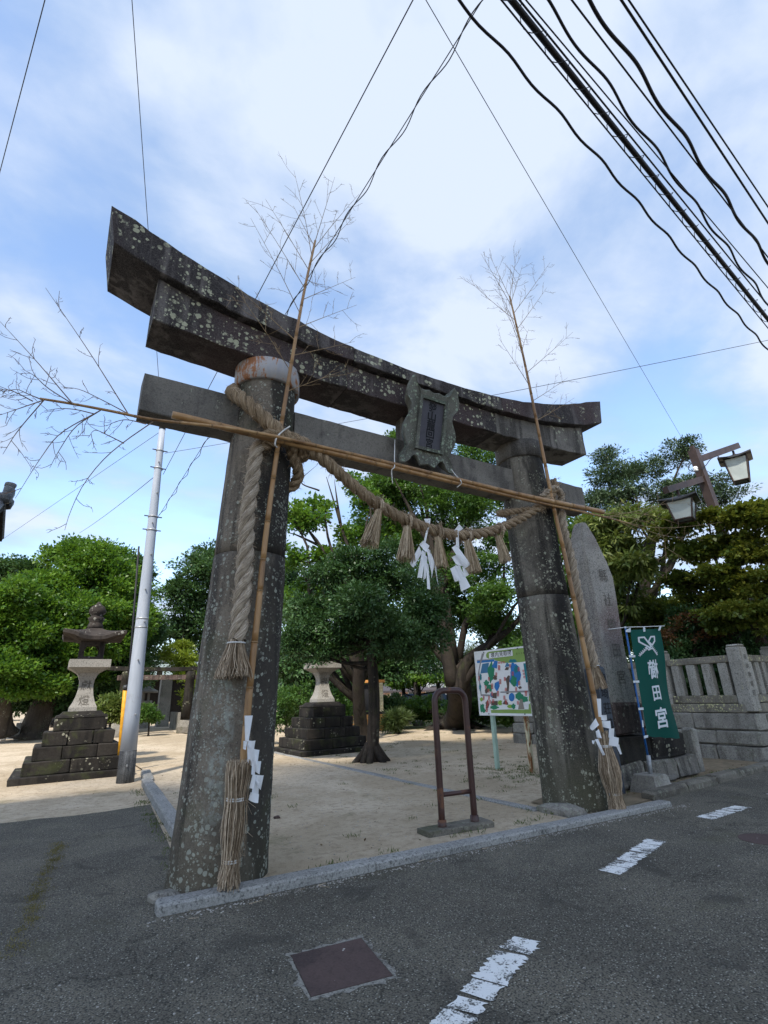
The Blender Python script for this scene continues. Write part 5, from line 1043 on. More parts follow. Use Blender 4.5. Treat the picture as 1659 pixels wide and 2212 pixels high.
wire('single thin wire climbing from the utility pole behind the rusty banded pillar top', pt_(7.1), gz(892, 0, 8.6), 0.007, M['wire'], (0, 0.6))
wire('twisted pair of wires climbing from the utility pole past the bamboo tip', pt_(5.95), gz(1045, 0, 8.2), 0.0065, M['wire'], (0, 0.6), wav=(0.028, 0.8))
wire('straight messenger wire inside the twisted pair', pt_(6.0), gz(1042, 0, 8.25), 0.006, M['wire'], (0, 0.6))
wire('thin wire rising steeply from the cap of the utility pole', pa(8.4), gz(285, 0, 11.0), 0.006, M['wire'], (0, 0.8))
wire('lone thin wire beyond the twiggy bamboo tip', gz(97, 0, 9.5), gz(0, 370, 9.5), 0.006, M['wire'], (0.6, 1.5))
wire('thin wire running down to the tree beside the lamp post', gd(1478, 955, 20), gz(920, 0, 9.0), 0.005, M['wire'], (0, 0.5))
wire('slack thin wire crossing from the utility pole behind the plaque', pt_(7.7), gz(1659, 715, 9.0), 0.006, M['wire'], (0, 0.6), 0.25)
wire('thin wire leaving the utility pole cap toward the tiled roof', pa(8.35), gd(0, 1169, 30), 0.0065, M['wire'], (0, 0.3))
wire('crinkled wire leaving the utility pole toward the bright trees', pt_(7.25), gd(172, 1151, 32), 0.009, M['wire'], (0, 0.0), 0.1)
wire('wire from the lamp post toward the far trees', lp(*c8(1000, 400)), gd(*c8(1620, 710), 34), 0.0065, M['wire'], (0, 0.6))
# ================================================================== BRICK MONUMENT, SECOND GATE, HALL, FAR THINGS
BM = thing('brick_monument', 'orange and cream brick monument with a dark panel behind the trunks', 'monument', (8.9, 17.3, 0))
bu = norm((0.83, -0.56, 0)); bv = np.array([0.56, 0.83, 0]); b0 = gz(760.5, 1581); ba = math.atan2(bu[1], bu[0])
def bp(u, v, z): return b0+bu*u+bv*v+np.array([0, 0, z])
MB().box(bp(0.85, 0.45, 0.38), (1.62, 0.82, 0.76), rz(ba)).build('base_core', M['mortar'], BM)
MB().box(bp(0.85, 0.45, 0.80), (1.78, 0.98, 0.09), rz(ba), 0.01).build('base_slab', M['pedestal'], BM)
brick = MB().box((0, 0, 0), (0.198, 0.05, 0.063), rz(ba), 0.004).mesh('brick'); header = MB().box((0, 0, 0), (0.05, 0.198, 0.063), rz(ba), 0.004).mesh('brick'); cbr = MB().box((0, 0, 0), (0.14, 0.05, 0.063), rz(ba), 0.004).mesh('brick')
def put(me, m, p): link('brick', me, m, BM, loc=tuple(p-ORG[BM.name]))
for k in range(10):
    for j in range(8):
        put(brick, M['brick_orange'], bp(0.04+0.10+0.2065*j+(0.05 if k % 2 else -0.03), 0.03, 0.045+0.073*k))
    for j in range(4): put(header, M['brick_orange'], bp(0.03, 0.14+0.2065*j+(0.05 if k % 2 else 0), 0.045+0.073*k))
for u0 in (0.20, 1.22):
    MB().box(bp(u0+0.14, 0.45, 1.52), (0.27, 0.5, 1.34), rz(ba)).build('column_core', M['mortar'], BM)
    for k in range(18):
        for j in range(2): put(cbr, M['brick_cream'], bp(u0+0.07+0.146*j, 0.19, 0.89+0.073*k))
MB().box(bp(0.85, 0.45, 1.5), (0.75, 0.12, 1.2), rz(ba)).build('dark_panel', M['black'], BM)
MB().box(bp(0.85, 0.45, 2.24), (1.5, 0.62, 0.13), rz(ba), 0.015).build('cap_course', M['brick_orange'], BM)

T2 = thing('torii_gate', 'small dark stone torii gate far along the path before the hall', 'torii gate', (0.61, 25, 0))
for sx in (-1, 1):
    x = 0.61+sx*1.58; MB().lathe((x, 25, 0), [(0.30, 0.75), (0.25, 1.9), (0.235, 2.7), (0.27, 2.75), (0.27, 3.16)], 20).build('pillar', M['pedestal'], T2, True)
    rock((x, 25, 0.35), (0.42, 0.4, 0.46), 60+sx, M['rock'], 'foot_stone', parent=T2)
MB().loft([[(x, 25+sy*0.22, 3.16+z+0.06*(abs(x-0.61)/2.4)**2) for sy, z in ((-1, 0), (1, 0), (1, 0.2), (-1, 0.2))] for x in np.linspace(-1.9, 3.1, 11)]).build('crown_lintel', M['pedestal'], T2)
MB().box((0.61, 25, 2.85), (4.0, 0.22, 0.24)).build('tie_beam', M['pedestal_red'], T2); MB().box((0.61, 25, 3.06), (0.26, 0.2, 0.2)).build('centre_strut', M['torii_brown'], T2)

HL = thing('shrine_hall', 'dark timber shrine hall with pale copper roof at the end of the path', 'shrine hall', (1.6, 48, 0))
MB().box((1.6, 49.5, 1.9), (11, 7, 3.8)).build('wall', M['wood_dark'], HL)
for x in np.linspace(-3.6, 6.8, 6): MB().box((x, 45.9, 1.9), (0.28, 0.28, 3.8)).build('pillar', M['wood_dark'], HL)
rr_ = []
for t in np.linspace(0, 1, 8): rr_.append(((45.0-0.9+4.5*t), 3.85+1.35*t**1.35))
rings = [[(x, y, z) for (y, z) in rr_]+[(x, 2*49.0-y, z) for (y, z) in rr_[::-1]]+[(x, 2*49.0-rr_[0][0], 3.7), (x, rr_[0][0], 3.7)] for x in (-5.0, 5.9)]
rf = MB().loft(rings).build('roof', M['copper'], HL)
for k, (y, z, w) in enumerate(((48.4, 5.32, 1.1), (48.4, 5.5, 0.9), (48.4, 5.66, 1.15))): MB().box((0.35, 48.6, z), (10.6-0.2*k, w, 0.15)).build('ridge_course', M['copper'] if k != 1 else M['tile'], rf)
# seam battens down the copper slope
for x in np.linspace(-4.8, 5.7, 36): MB().tube([(x, y-0.02, z+0.03) for y, z in rr_], 0.035, 4).build('batten', M['copper'], rf)
sp = gz(348.9, 1569.7); MB().loft([[(sp[0]+sx*h, sp[1]+sy*h, z) for sx, sy in ((-1, -1), (1, -1), (1, 1), (-1, 1))] for h, z in ((0.40, 0), (0.36, 3.1), (0.30, 3.25))]).build('inscribed_post', M['wall_stone'], None)
o = bpy.data.objects['inscribed_post']; _props(o, 'square grey stone post beyond the small torii gate', 'stone post', None, None)
SF = thing('slat_fence', 'low fence of upright stone slats beside the foot of the small torii', 'fence', (2.65, 31, 0)); slat = MB().box((0, 0, 0.5), (0.14, 0.32, 1.0), None, 0.015).mesh('slat')
for k in range(8): link('slat', slat, M['wall_stone'], SF, loc=(0.03*k, -1.6+0.5*k, 0))
fl = gd(309, 1560, 40); FLN = thing('stone_lantern', 'small pale stone lantern before the dark hall', 'stone lantern', (fl[0], fl[1], 0)); fx, fy = fl[0], fl[1]
MB().lathe((fx, fy, 0), [(0.45, 0), (0.45, 0.3), (0.22, 0.5), (0.2, 1.4), (0.42, 1.6), (0.42, 1.75)], 6).build('shaft', M['lantern'], FLN)
for k in range(4): MB().box((fx+0.22*math.cos(k*1.571+0.785), fy+0.22*math.sin(k*1.571+0.785), 2.0), (0.1, 0.1, 0.5)).build('fire_box_post', M['lantern'], FLN)
MB().lathe((fx, fy, 0), [(0.75, 2.3), (0.7, 2.24), (0.72, 2.36), (0.3, 2.6), (0.1, 2.68), (0.14, 2.8), (0.2, 2.95), (0.16, 3.1), (0.03, 3.25)], 6).build('roof', M['lantern'], FLN)
sgn = gd(289, 1520, 43); 
BS = thing('notice_slab', 'pale upright slab beside the small stone lantern', 'stone slab', (sgn[0], sgn[1], 0)); MB().loft([[(sgn[0]+sx*h, sgn[1]+sy*0.2, z) for sx, sy in ((-1, -1), (1, -1), (1, 1), (-1, 1))] for h, z in ((0.75, 0), (0.62, 2.0), (0.5, 2.3))]).build('slab', M['granite'], BS)
# granite bollards with rails at far left
LF = thing('bollard_fence', 'low fence of pale granite posts under the bright trees', 'fence', (-5.6, 28, 0)); pst = MB().box((0, 0, 0.42), (0.22, 0.2, 0.84), None, 0.03).mesh('post')
lfp = [gz(*q) for q in ((6, 1600), (34, 1600), (58, 1597), (98, 1592), (3, 1590), (20, 1582), (43, 1581))]
for p in lfp: link('post', pst, M['granite'], LF, loc=(p[0]+5.6, p[1]-28, 0))
MB().tube([lfp[0]+(-3, 0, 0.6), lfp[0]+(0, 0, 0.6), lfp[3]+(0, 0, 0.6)], 0.04, 6).build('rail', M['galv'], LF)

# houses and a van beyond the pond
def house(label, x0, x1, y0, y1, zw, m, mr, seed, gable='x', zr=1.6, name='house'):
    root = thing(name, label, 'house', ((x0+x1)/2, (y0+y1)/2, 0)); MB().box(((x0+x1)/2, (y0+y1)/2, zw/2), (x1-x0, y1-y0, zw)).build('wall', m, root)
    e = 0.5
    if gable == 'x': poly = [(y0-e, zw-0.15), ((y0+y1)/2, zw+zr), (y1+e, zw-0.15), (y1+e, zw+0.05), ((y0+y1)/2, zw+zr+0.2), (y0-e, zw+0.05)]; rings = [[(x, y, z) for y, z in poly] for x in (x0-e, x1+e)]
    else: poly = [(x0-e, zw-0.15), ((x0+x1)/2, zw+zr), (x1+e, zw-0.15), (x1+e, zw+0.05), ((x0+x1)/2, zw+zr+0.2), (x0-e, zw+0.05)]; rings = [[(x, y, z) for x, z in poly] for y in (y0-e, y1+e)]
    MB().loft(rings).build('roof', mr, root)
    if gable == 'y': MB().prism([(x0, zw), (x1, zw), ((x0+x1)/2, zw+zr)], (0, y0, 0), (1, 0, 0), (0, 0, 1), (0, 0.2, 0)).build('gable_wall', m, root)
    k = max(2, int((x1-x0)/2.2))
    for i in range(k):
        cx_ = x0+(x1-x0)*(i+0.5)/k; w = MB().box((cx_, y0-0.03, 1.5), (1.2, 0.1, 1.2)).build('window', M['white_paint'], root)
        for s in (-1, 1): MB().box((cx_+s*0.28, y0-0.09, 1.5), (0.5, 0.03, 1.05)).build('pane', M['glass'], w)
    MB().box((x0-0.03, (y0+y1)/2, 1.4), (0.1, 1.5, 1.2)).build('window', M['glass'], root)
    return root
h1 = gd(885, 1500, 62); house('low pink walled house with dark roof beyond the hedge', h1[0]-4.5, h1[0]+2.5, h1[1]-2, h1[1]+6, 2.0, M['plaster_pink'], M['roof_dark'], 1, zr=1.2)
h2 = gd(932, 1500, 66); house('white gabled house behind the dark van', h2[0]-2.4, h2[0]+4.6, h2[1]-3, h2[1]+6, 2.4, M['plaster_white'], M['plaster_grey'], 2, 'y', 1.6)
h3 = gd(835, 1500, 75); house('grey house seen through the low branches beside the brick monument', h3[0]-7, h3[0]+2, h3[1], h3[1]+8, 4.2, M['plaster_white'], M['tile'], 3, zr=2.0)
v0 = gd(928, 1510, 46); VN = thing('parked_van', 'dark blue van parked beyond the hedge before the white gabled house', 'van', (v0[0], v0[1], 0)); va = math.radians(-30)
def vx(p): return v0*np.array([1, 1, 0])+rz(va)@np.array(p, float)
sil = [(-2.3, 0.35), (2.25, 0.35), (2.3, 0.9), (1.75, 1.05), (1.2, 1.62), (-2.05, 1.66), (-2.3, 1.0)]
MB().loft([[vx((x*(0.985 if abs(s) > 0.8 else 1), s*(0.86 if z > 1.2 else 0.9)/0.9, z)) for x, z in sil] for s in (-0.9, -0.8, 0.8, 0.9)]).build('body', M['car_paint'], VN)
for s in (-1, 1):
    for x0_, x1_ in ((-1.9, -0.95), (-0.88, 0.1), (0.18, 1.0)): MB().add([vx((x0_, s*0.905, 1.08)), vx((x1_+0.12, s*0.905, 1.08)), vx((x1_, s*0.885, 1.52)), vx((x0_+0.05, s*0.885, 1.52))], [(0, 1, 2, 3)]).build('window', M['glass'], VN)
    for x in (-1.45, 1.45):
        w = MB().tube([vx((x, s*0.72, 0.33)), vx((x, s*0.92, 0.33))], 0.33, 20).build('wheel', M['rubber'], VN); MB().tube([vx((x, s*0.921, 0.33)), vx((x, s*0.935, 0.33))], 0.2, 14).build('rim', M['galv'], w)
    MB().box(vx((2.27, s*0.65, 0.85)), (0.06, 0.3, 0.14), rz(va)).build('headlight', M['white_paint'], VN)
# tiled roof corner of a hut at the far left
r0 = gd(-40, 1075, 8.5); RH = thing('tiled_hut', 'tiled roof corner with a knobbed ridge end tile beside the twiggy bamboo tip', 'hut', (r0[0]-1.2, r0[1], 0))
rc = gd(22, 1040, 8.5); zr_ = rc[2]
MB().box((rc[0]-3.0, rc[1]+0.5, (zr_-0.45)/2), (2.4, 0.9, zr_-0.45)).build('wall', M['plaster_white'], RH)
MB().loft([[(x, rc[1]+0.5+dy, zr_-0.22+dz) for dy, dz in ((-0.62, -0.30), (0, 0.02), (0.62, -0.30), (0.62, -0.38), (0, -0.07), (-0.62, -0.38))] for x in (rc[0]-4.4, rc[0]-0.06)]).build('roof_slab', M['wood_dark'], RH)
for k in range(16):
    x = rc[0]-0.10-0.26*k
    for s in (-1, 1): MB().tube([(x, rc[1]+0.5+s*0.66, zr_-0.53), (x, rc[1]+0.5+s*0.35, zr_-0.35), (x, rc[1]+0.5, zr_-0.15)], 0.055, 8).build('roof_tile_row', M['tile'], RH)
MB().tube([(rc[0]-4.4, rc[1]+0.5, zr_-0.10), (rc[0]-0.05, rc[1]+0.5, zr_-0.10)], 0.085, 10).build('ridge', M['tile'], RH)
for dy, dz, q in ((0.5, -0.02, 0.13), (0.36, -0.12, 0.085), (0.64, -0.12, 0.085), (0.5, 0.11, 0.06)): rock((rc[0]-0.04, rc[1]+dy, zr_+dz), (0.08, q, q), 90, M['tile'], 'ridge_end_knob', parent=RH)

# ================================================================== TREES
def leaf_mesh(name, C_, D, N, L, Wd, fold=0.25):
    """one diamond leaf per row: base C_, direction D, normal N, length L, width Wd"""
    n = len(C_); D = D/np.linalg.norm(D, axis=1)[:, None]; S = np.cross(D, N); S /= np.linalg.norm(S, axis=1)[:, None]+1e-9; N2 = np.cross(S, D)
    L = L[:, None]; Wd = Wd[:, None]
    v = np.empty((n, 4, 3)); v[:, 0] = C_; v[:, 1] = C_+D*L*0.45+S*Wd*0.5+N2*Wd*fold; v[:, 2] = C_+D*L; v[:, 3] = C_+D*L*0.45-S*Wd*0.5+N2*Wd*fold
    me = bpy.data.meshes.new(name); me.vertices.add(n*4); me.vertices.foreach_set('co', v.ravel())
    me.loops.add(n*4); me.loops.foreach_set('vertex_index', np.arange(n*4, dtype=np.int32)); me.polygons.add(n)
    me.polygons.foreach_set('loop_start', np.arange(0, n*4, 4, dtype=np.int32)); me.polygons.foreach_set('loop_total', np.full(n, 4, np.int32)); me.update(); me.validate(); return me
def rdir(r, n): v = r.normal(0, 1, (n, 3)); return v/np.linalg.norm(v, axis=1)[:, None]
def crown_pts(r, blobs, ncl, shell=0.55):
    vol = np.array([b[1][0]*b[1][1]*b[1][2]*(b[2] if len(b) > 2 else 1) for b in blobs])**(2/3); k = r.choice(len(blobs), ncl, p=vol/vol.sum())
    c = np.array([b[0] for b in blobs])[k]; R_ = np.array([b[1] for b in blobs])[k]; d = rdir(r, ncl)
    ph = r.uniform(0, 6, (len(blobs), 6))[k]
    lumpy = 1+0.16*np.sin(3.1*d[:, 0]*2+ph[:, 0])*np.sin(2.7*d[:, 1]*2+ph[:, 1])+0.12*np.sin(5*d[:, 2]+ph[:, 2])+0.10*np.sin(7*d[:, 0]+ph[:, 3])
    q = shell+(1-shell)*r.uniform(0, 1, ncl)**0.7; q = np.where(r.uniform(0, 1, ncl) < 0.18, r.uniform(0.1, shell, ncl), q)
    return c+d*R_*(q*lumpy)[:, None], d, k
def clumps(r, blobs, k, f):
    out = []
    for b in blobs:
        c, R_ = np.array(b[0]), np.array(b[1]); w = b[2] if len(b) > 2 else 1.0
        d = rdir(r, k); d[:, 2] = d[:, 2]*0.9+0.15
        for i in range(k):
            s = f*r.uniform(0.65, 1.3); out.append((c+d[i]*R_*r.uniform(0.45, 0.85), R_*s*np.array([1.05, 1.05, 0.8]), w))
    return out
def foliage(name, blobs, ncl, per, rc, leaf, m, parent, seed, aspect=0.45, droop=0.0, flat_=0.6, up=0.6, shell=0.55, lean=0.6, sub=8, sf=0.52):
    r = np.random.default_rng(seed)
    if sub: blobs = clumps(r, blobs, sub, sf)
    P, d, k = crown_pts(r, blobs, ncl, shell)
    per_i = r.integers(int(per*0.6), int(per*1.4)+1, ncl); idx = np.repeat(np.arange(ncl), per_i); n = len(idx)
    s = rc*r.uniform(0.6, 1.3, ncl)[idx]
    off = rdir(r, n)*(r.uniform(0, 1, n)**0.5)[:, None]*s[:, None]; off[:, 2] *= flat_
    C_ = P[idx]+off; D = off/(s[:, None]+1e-9)*0.8+d[idx]*lean+r.normal(0, 0.45, (n, 3)); D[:, 2] += 0.15-droop
    N = r.normal(0, 0.55, (n, 3)); N[:, 2] += up+0.3; N += d[idx]*0.5
    L = leaf*r.uniform(0.65, 1.3, n)
    me = leaf_mesh(name, C_-ORG[parent.name], D, N, L, L*aspect); return link(name, me, m, parent), P
def blob(px, py, rx, ry, dist, dr=1.0, w=1.0):
    c = gd(px, py, dist); s = ((c-CAM)@FW)/F_PX; return (c, np.array([rx*s, rx*s*dr, ry*s]), w)
def limbs(mb, base, top, r0, r1, targets, seed, n=14, bend=0.25, frac=(0.35, 0.95), nseg=8, rb=None):
    r = np.random.default_rng(seed); base, top = np.array(base, float), np.array(top, float); H = np.linalg.norm(top-base)
    mid = (base+top)/2+np.array([r.normal(0, 0.03*H), r.normal(0, 0.03*H), 0]); T = spline([base, mid, top], 16); rad = r0+(r1-r0)*np.linspace(0, 1, 16)**0.8; rad[0] *= 1.55; rad[1] *= 1.18
    rings = []; mb.tube(T, rad, n)
    if len(targets) > 9: targets = [targets[i] for i in r.choice(len(targets), 9, replace=False)]
    for t in targets:
        t = np.array(t, float); f = r.uniform(*frac); i = int(f*15); p = T[i]; v = t-p; L = np.linalg.norm(v)
        Q = [p, p+v*0.4+np.array([r.normal(0, bend*L*0.25), r.normal(0, bend*L*0.25), -0.06*L]), p+v*0.75+np.array([r.normal(0, bend*L*0.2), r.normal(0, bend*L*0.2), 0.0]), t]
        q0 = min(rad[i]*0.5, 0.02*L+0.02); mb.tube(spline(Q, nseg), np.linspace(q0, q0*0.22, nseg), max(5, n//2))
    return T
def twigs(mb, P, blobs, r, cnt, rad):
    cs = np.array([b[0] for b in blobs])
    for i in r.choice(len(P), min(cnt, len(P)), replace=False):
        c = cs[np.argmin(np.linalg.norm(cs-P[i], axis=1))]; p = c+(P[i]-c)*0.12; q = P[i]; m_ = (p+q)/2+r.normal(0, 0.06, 3)*np.linalg.norm(q-p); mb.tube(spline([p, m_, q], 5), np.linspace(rad, rad*0.25, 5), 4, False)
def tree(name, label, base, top, r0, r1, blobs, ncl, per, rc, leaf, m, bark, seed, cat='tree', group=None, tw=60, twr=0.02, n=14, extra=None, frac=(0.35, 0.95), **k):
    base = np.array(base, float); root = thing(name, label, cat, (base[0], base[1], 0), group=group); mb = MB(); r = np.random.default_rng(seed+9)
    cr, P = foliage('crown', blobs, ncl, per, rc, leaf, m, root, seed, **k)
    limbs(mb, base, top, r0, r1, [b[0]+(0, 0, -0.2*b[1][2]) for b in blobs], seed, n, frac=frac); twigs(mb, P, blobs, r, tw, twr)
    if extra: extra(mb)
    mb.build('trunk', bark, root, True); return root

# 1. round evergreen on the court
def roots(mb):
    r = np.random.default_rng(5); b = np.array([3.11, 6.85, 0])
    for k in range(9):
        a = k*0.7+r.normal(0, 0.15); d = np.array([math.cos(a), math.sin(a), 0]); mb.tube(spline([b+d*0.08+(0, 0, 0.40), b+d*0.22+(0, 0, 0.20), b+d*r.uniform(0.36, 0.48)+(0, 0, -0.05)], 6), np.linspace(0.10, 0.085, 6), 7)
tree('evergreen_tree', 'round dark evergreen tree with flared roots standing alone on the gravel court', (3.11, 6.85, -0.05), gd(800, 1380, 14.0), 0.17, 0.13,
     [blob(790, 1360, 130, 72, 14.4), blob(690, 1390, 75, 58, 14.2), blob(880, 1385, 78, 55, 14.6), blob(745, 1275, 85, 60, 14.5), blob(835, 1265, 88, 62, 15), blob(790, 1215, 65, 42, 14.8), blob(660, 1330, 50, 45, 14.6), blob(915, 1325, 52, 50, 14.6), blob(790, 1320, 70, 60, 13.2), blob(640, 1400, 38, 34, 13.9), blob(700, 1418, 48, 24, 13.8), blob(860, 1410, 50, 24, 13.9)],
     2300, 36, 0.24, 0.105, M['leaf_dark'], M['bark'], 1001, tw=160, twr=0.014, extra=roots, frac=(0.72, 1.0), shell=0.7, aspect=0.42)
# 2. old spreading camphor behind
cb = gz(985, 1573)
def camphor(mb):
    D_ = 21.5
    for pts, r0 in (([(985, 1500), (1010, 1430), (1060, 1390), (1110, 1350), (1150, 1290)], 0.30), ([(990, 1480), (1050, 1420), (1110, 1408), (1180, 1395)], 0.24), ([(978, 1480), (960, 1380), (940, 1260), (925, 1120), (905, 1040)], 0.30), ([(950, 1300), (985, 1180), (1010, 1060)], 0.16), ([(940, 1200), (880, 1090), (850, 1030)], 0.13), ([(1060, 1390), (1085, 1280), (1090, 1180)], 0.15)):
        P = spline([gd(x, y, D_-0.15*i) for i, (x, y) in enumerate(pts)], 16); mb.tube(P, np.linspace(r0, r0*0.10, 16), 9)
    r = np.random.default_rng(6)
    for k in range(8):
        a = k*0.8; d = np.array([math.cos(a), math.sin(a), 0]); mb.tube(spline([cb+d*0.3+(0, 0, 0.6), cb+d*0.7+(0, 0, 0.2), cb+d*(1.3+0.6*r.uniform())+(0, 0, -0.08)], 6), np.linspace(0.22, 0.12, 6), 7)
tree('camphor_tree', 'huge old spreading tree with thick dark trunk and limbs behind the map board', cb, gd(985, 1440, 21.8), 0.62, 0.45,
     [blob(1000, 1120, 85, 65, 21.5), blob(900, 1050, 80, 60, 22.5), blob(1080, 1180, 75, 55, 21), blob(1060, 1290, 65, 45, 20.5), blob(960, 1230, 80, 55, 23), blob(820, 1060, 55, 45, 23), blob(1120, 1090, 55, 45, 22), blob(1035, 1000, 60, 42, 23), blob(870, 960, 40, 36, 23.5), blob(1150, 1260, 50, 45, 20), blob(1000, 1330, 60, 38, 23), blob(1140, 1400, 45, 26, 20), blob(1070, 1440, 40, 24, 21), blob(940, 1000, 45, 35, 22), blob(930, 1330, 70, 60, 25), blob(880, 1160, 65, 55, 24), blob(1010, 1240, 80, 60, 22), blob(930, 1180, 75, 60, 23), blob(1070, 1350, 60, 36, 22), blob(830, 1140, 60, 50, 24), blob(960, 1090, 70, 50, 22)],
     2600, 40, 0.42, 0.155, M['leaf_mid'], M['bark'], 1002, tw=260, twr=0.03, extra=camphor, frac=(0.9, 1.0), shell=0.45)
# 3. half bare ginkgo beside it
gk = gz(783, 1600)
def ginkgo(mb):
    for pts, r0 in (([(775, 1440), (770, 1260), (735, 1130), (705, 1030)], 0.15), ([(770, 1300), (690, 1180), (625, 1085)], 0.13), ([(765, 1270), (720, 1200), (650, 1160), (620, 1150)], 0.10), ([(735, 1130), (728, 1080), (722, 1035)], 0.07), ([(760, 1230), (800, 1130), (790, 1050)], 0.09), ([(715, 1130), (680, 1110), (640, 1120)], 0.05), ([(700, 1210), (660, 1230), (628, 1220)], 0.05), ([(690, 1060), (650, 1040), (690, 1000)], 0.04)):
        P = spline([gd(x, y, 19.5) for x, y in pts], 14); mb.tube(P, np.linspace(r0, r0*0.08, 14), 7)
tree('ginkgo_tree', 'sparse half bare tree with bare grey limbs leaning above the round evergreen', gk, gd(776, 1400, 19.3), 0.27, 0.2,
     [blob(660, 1130, 42, 34, 19), blob(640, 1205, 38, 40, 19), blob(700, 1095, 34, 26, 19.5), blob(650, 1290, 42, 45, 19.5), blob(735, 1165, 36, 32, 20), blob(800, 1090, 40, 34, 20), blob(690, 1200, 34, 28, 19), blob(630, 1110, 26, 24, 19), blob(790, 1160, 45, 40, 21), blob(760, 1045, 28, 20, 20)],
     330, 26, 0.36, 0.15, M['leaf_bright'], M['bark'], 1003, tw=150, twr=0.022, extra=ginkgo, aspect=0.8, shell=0.3)
# 4. trees at the left
def bl(*a): return blob(*a)
tree('broadleaf_tree', 'big domed bright green tree with gnarled trunk behind the whole stone lantern', gz(66, 1597), gd(120, 1450, 34.5), 0.75, 0.45,
     [bl(180, 1250, 80, 62, 35), bl(110, 1290, 70, 55, 34), bl(245, 1290, 68, 58, 35), bl(165, 1345, 90, 60, 33), bl(70, 1350, 60, 60, 34), bl(250, 1370, 70, 65, 34), bl(150, 1200, 45, 36, 36), bl(215, 1205, 42, 34, 36), bl(110, 1420, 80, 50, 33), bl(200, 1430, 70, 50, 33.5), bl(60, 1450, 50, 30, 33)],
     2700, 42, 0.55, 0.20, M['leaf_bright'], M['bark_grey'], 1004, tw=120, twr=0.05, shell=0.72, frac=(0.5, 1.0), aspect=0.6)
tree('broadleaf_tree', 'leafy low crowned tree at the edge of the bright dome shaped tree', gd(10, 1585, 33), gd(12, 1440, 32), 0.4, 0.25,
     [bl(30, 1300, 62, 50, 31), bl(-20, 1330, 60, 60, 31), bl(20, 1390, 60, 50, 31), bl(-30, 1440, 60, 50, 31), bl(30, 1460, 50, 36, 30.5), bl(85, 1480, 45, 26, 31)], 1150, 40, 0.5, 0.19, M['leaf_bright'], M['bark_grey'], 1005, tw=60, twr=0.04, shell=0.72, aspect=0.6)
tree('broadleaf_tree', 'dark green tree filling the gap between the bright dome tree and the utility pole', gd(130, 1570, 38), gd(230, 1400, 38), 0.45, 0.25,
     [bl(290, 1240, 38, 45, 39), bl(265, 1230, 35, 36, 40), bl(305, 1320, 44, 52, 38), bl(322, 1360, 34, 40, 37), bl(280, 1430, 55, 55, 38), bl(60, 1235, 45, 30, 42), bl(10, 1240, 40, 34, 42), bl(210, 1470, 75, 50, 35), bl(120, 1485, 80, 40, 35), bl(270, 1460, 50, 45, 35), bl(40, 1500, 60, 34, 36), bl(180, 1520, 60, 30, 37)],
     2300, 36, 0.55, 0.21, M['leaf_dark'], M['bark'], 1006, tw=60, twr=0.05, shell=0.66, aspect=0.6)
tree('broadleaf_tree', 'dark glossy tree rising behind the pillar with the rusty band', gd(450, 1560, 46), gd(440, 1400, 46), 0.5, 0.3,
     [bl(430, 1240, 55, 45, 46), bl(395, 1300, 42, 40, 45), bl(450, 1330, 60, 55, 46), bl(390, 1370, 35, 35, 46), bl(470, 1220, 45, 40, 47), bl(520, 1300, 60, 60, 48), bl(560, 1250, 50, 60, 48), bl(420, 1400, 40, 30, 47)], 1200, 36, 0.7, 0.26, M['leaf_dark'], M['bark'], 1007, tw=70, twr=0.06, shell=0.62, aspect=0.6)
tree('maple_tree', 'feathery yellow green maple leaning over the small torii gate', gd(420, 1570, 40), gd(410, 1480, 40), 0.2, 0.1,
     [bl(400, 1430, 34, 22, 40), bl(370, 1415, 26, 20, 41), bl(420, 1460, 30, 24, 38), bl(385, 1450, 22, 14, 40), bl(425, 1510, 26, 32, 37), bl(400, 1395, 22, 16, 41)], 420, 26, 0.5, 0.2, M['leaf_yellow'], M['bark'], 1008, tw=40, twr=0.03, shell=0.4, flat_=0.4)
tree('broadleaf_tree', 'dark tall tree behind the lantern whose top is lost in leaves', gd(640, 1560, 30), gd(630, 1400, 30), 0.35, 0.2,
     [bl(640, 1330, 50, 60, 29), bl(630, 1420, 55, 55, 28), bl(690, 1480, 60, 40, 29), bl(620, 1250, 40, 50, 31), bl(640, 1520, 55, 36, 28), bl(740, 1500, 45, 36, 31), bl(720, 1290, 60, 60, 32), bl(680, 1420, 70, 60, 31), bl(760, 1440, 60, 50, 33), bl(830, 1440, 60, 40, 34), bl(700, 1540, 60, 30, 30), bl(900, 1420, 60, 36, 34)], 1500, 30, 0.52, 0.25, M['leaf_dark'], M['bark'], 1009, tw=60, twr=0.04, shell=0.6, aspect=0.5)
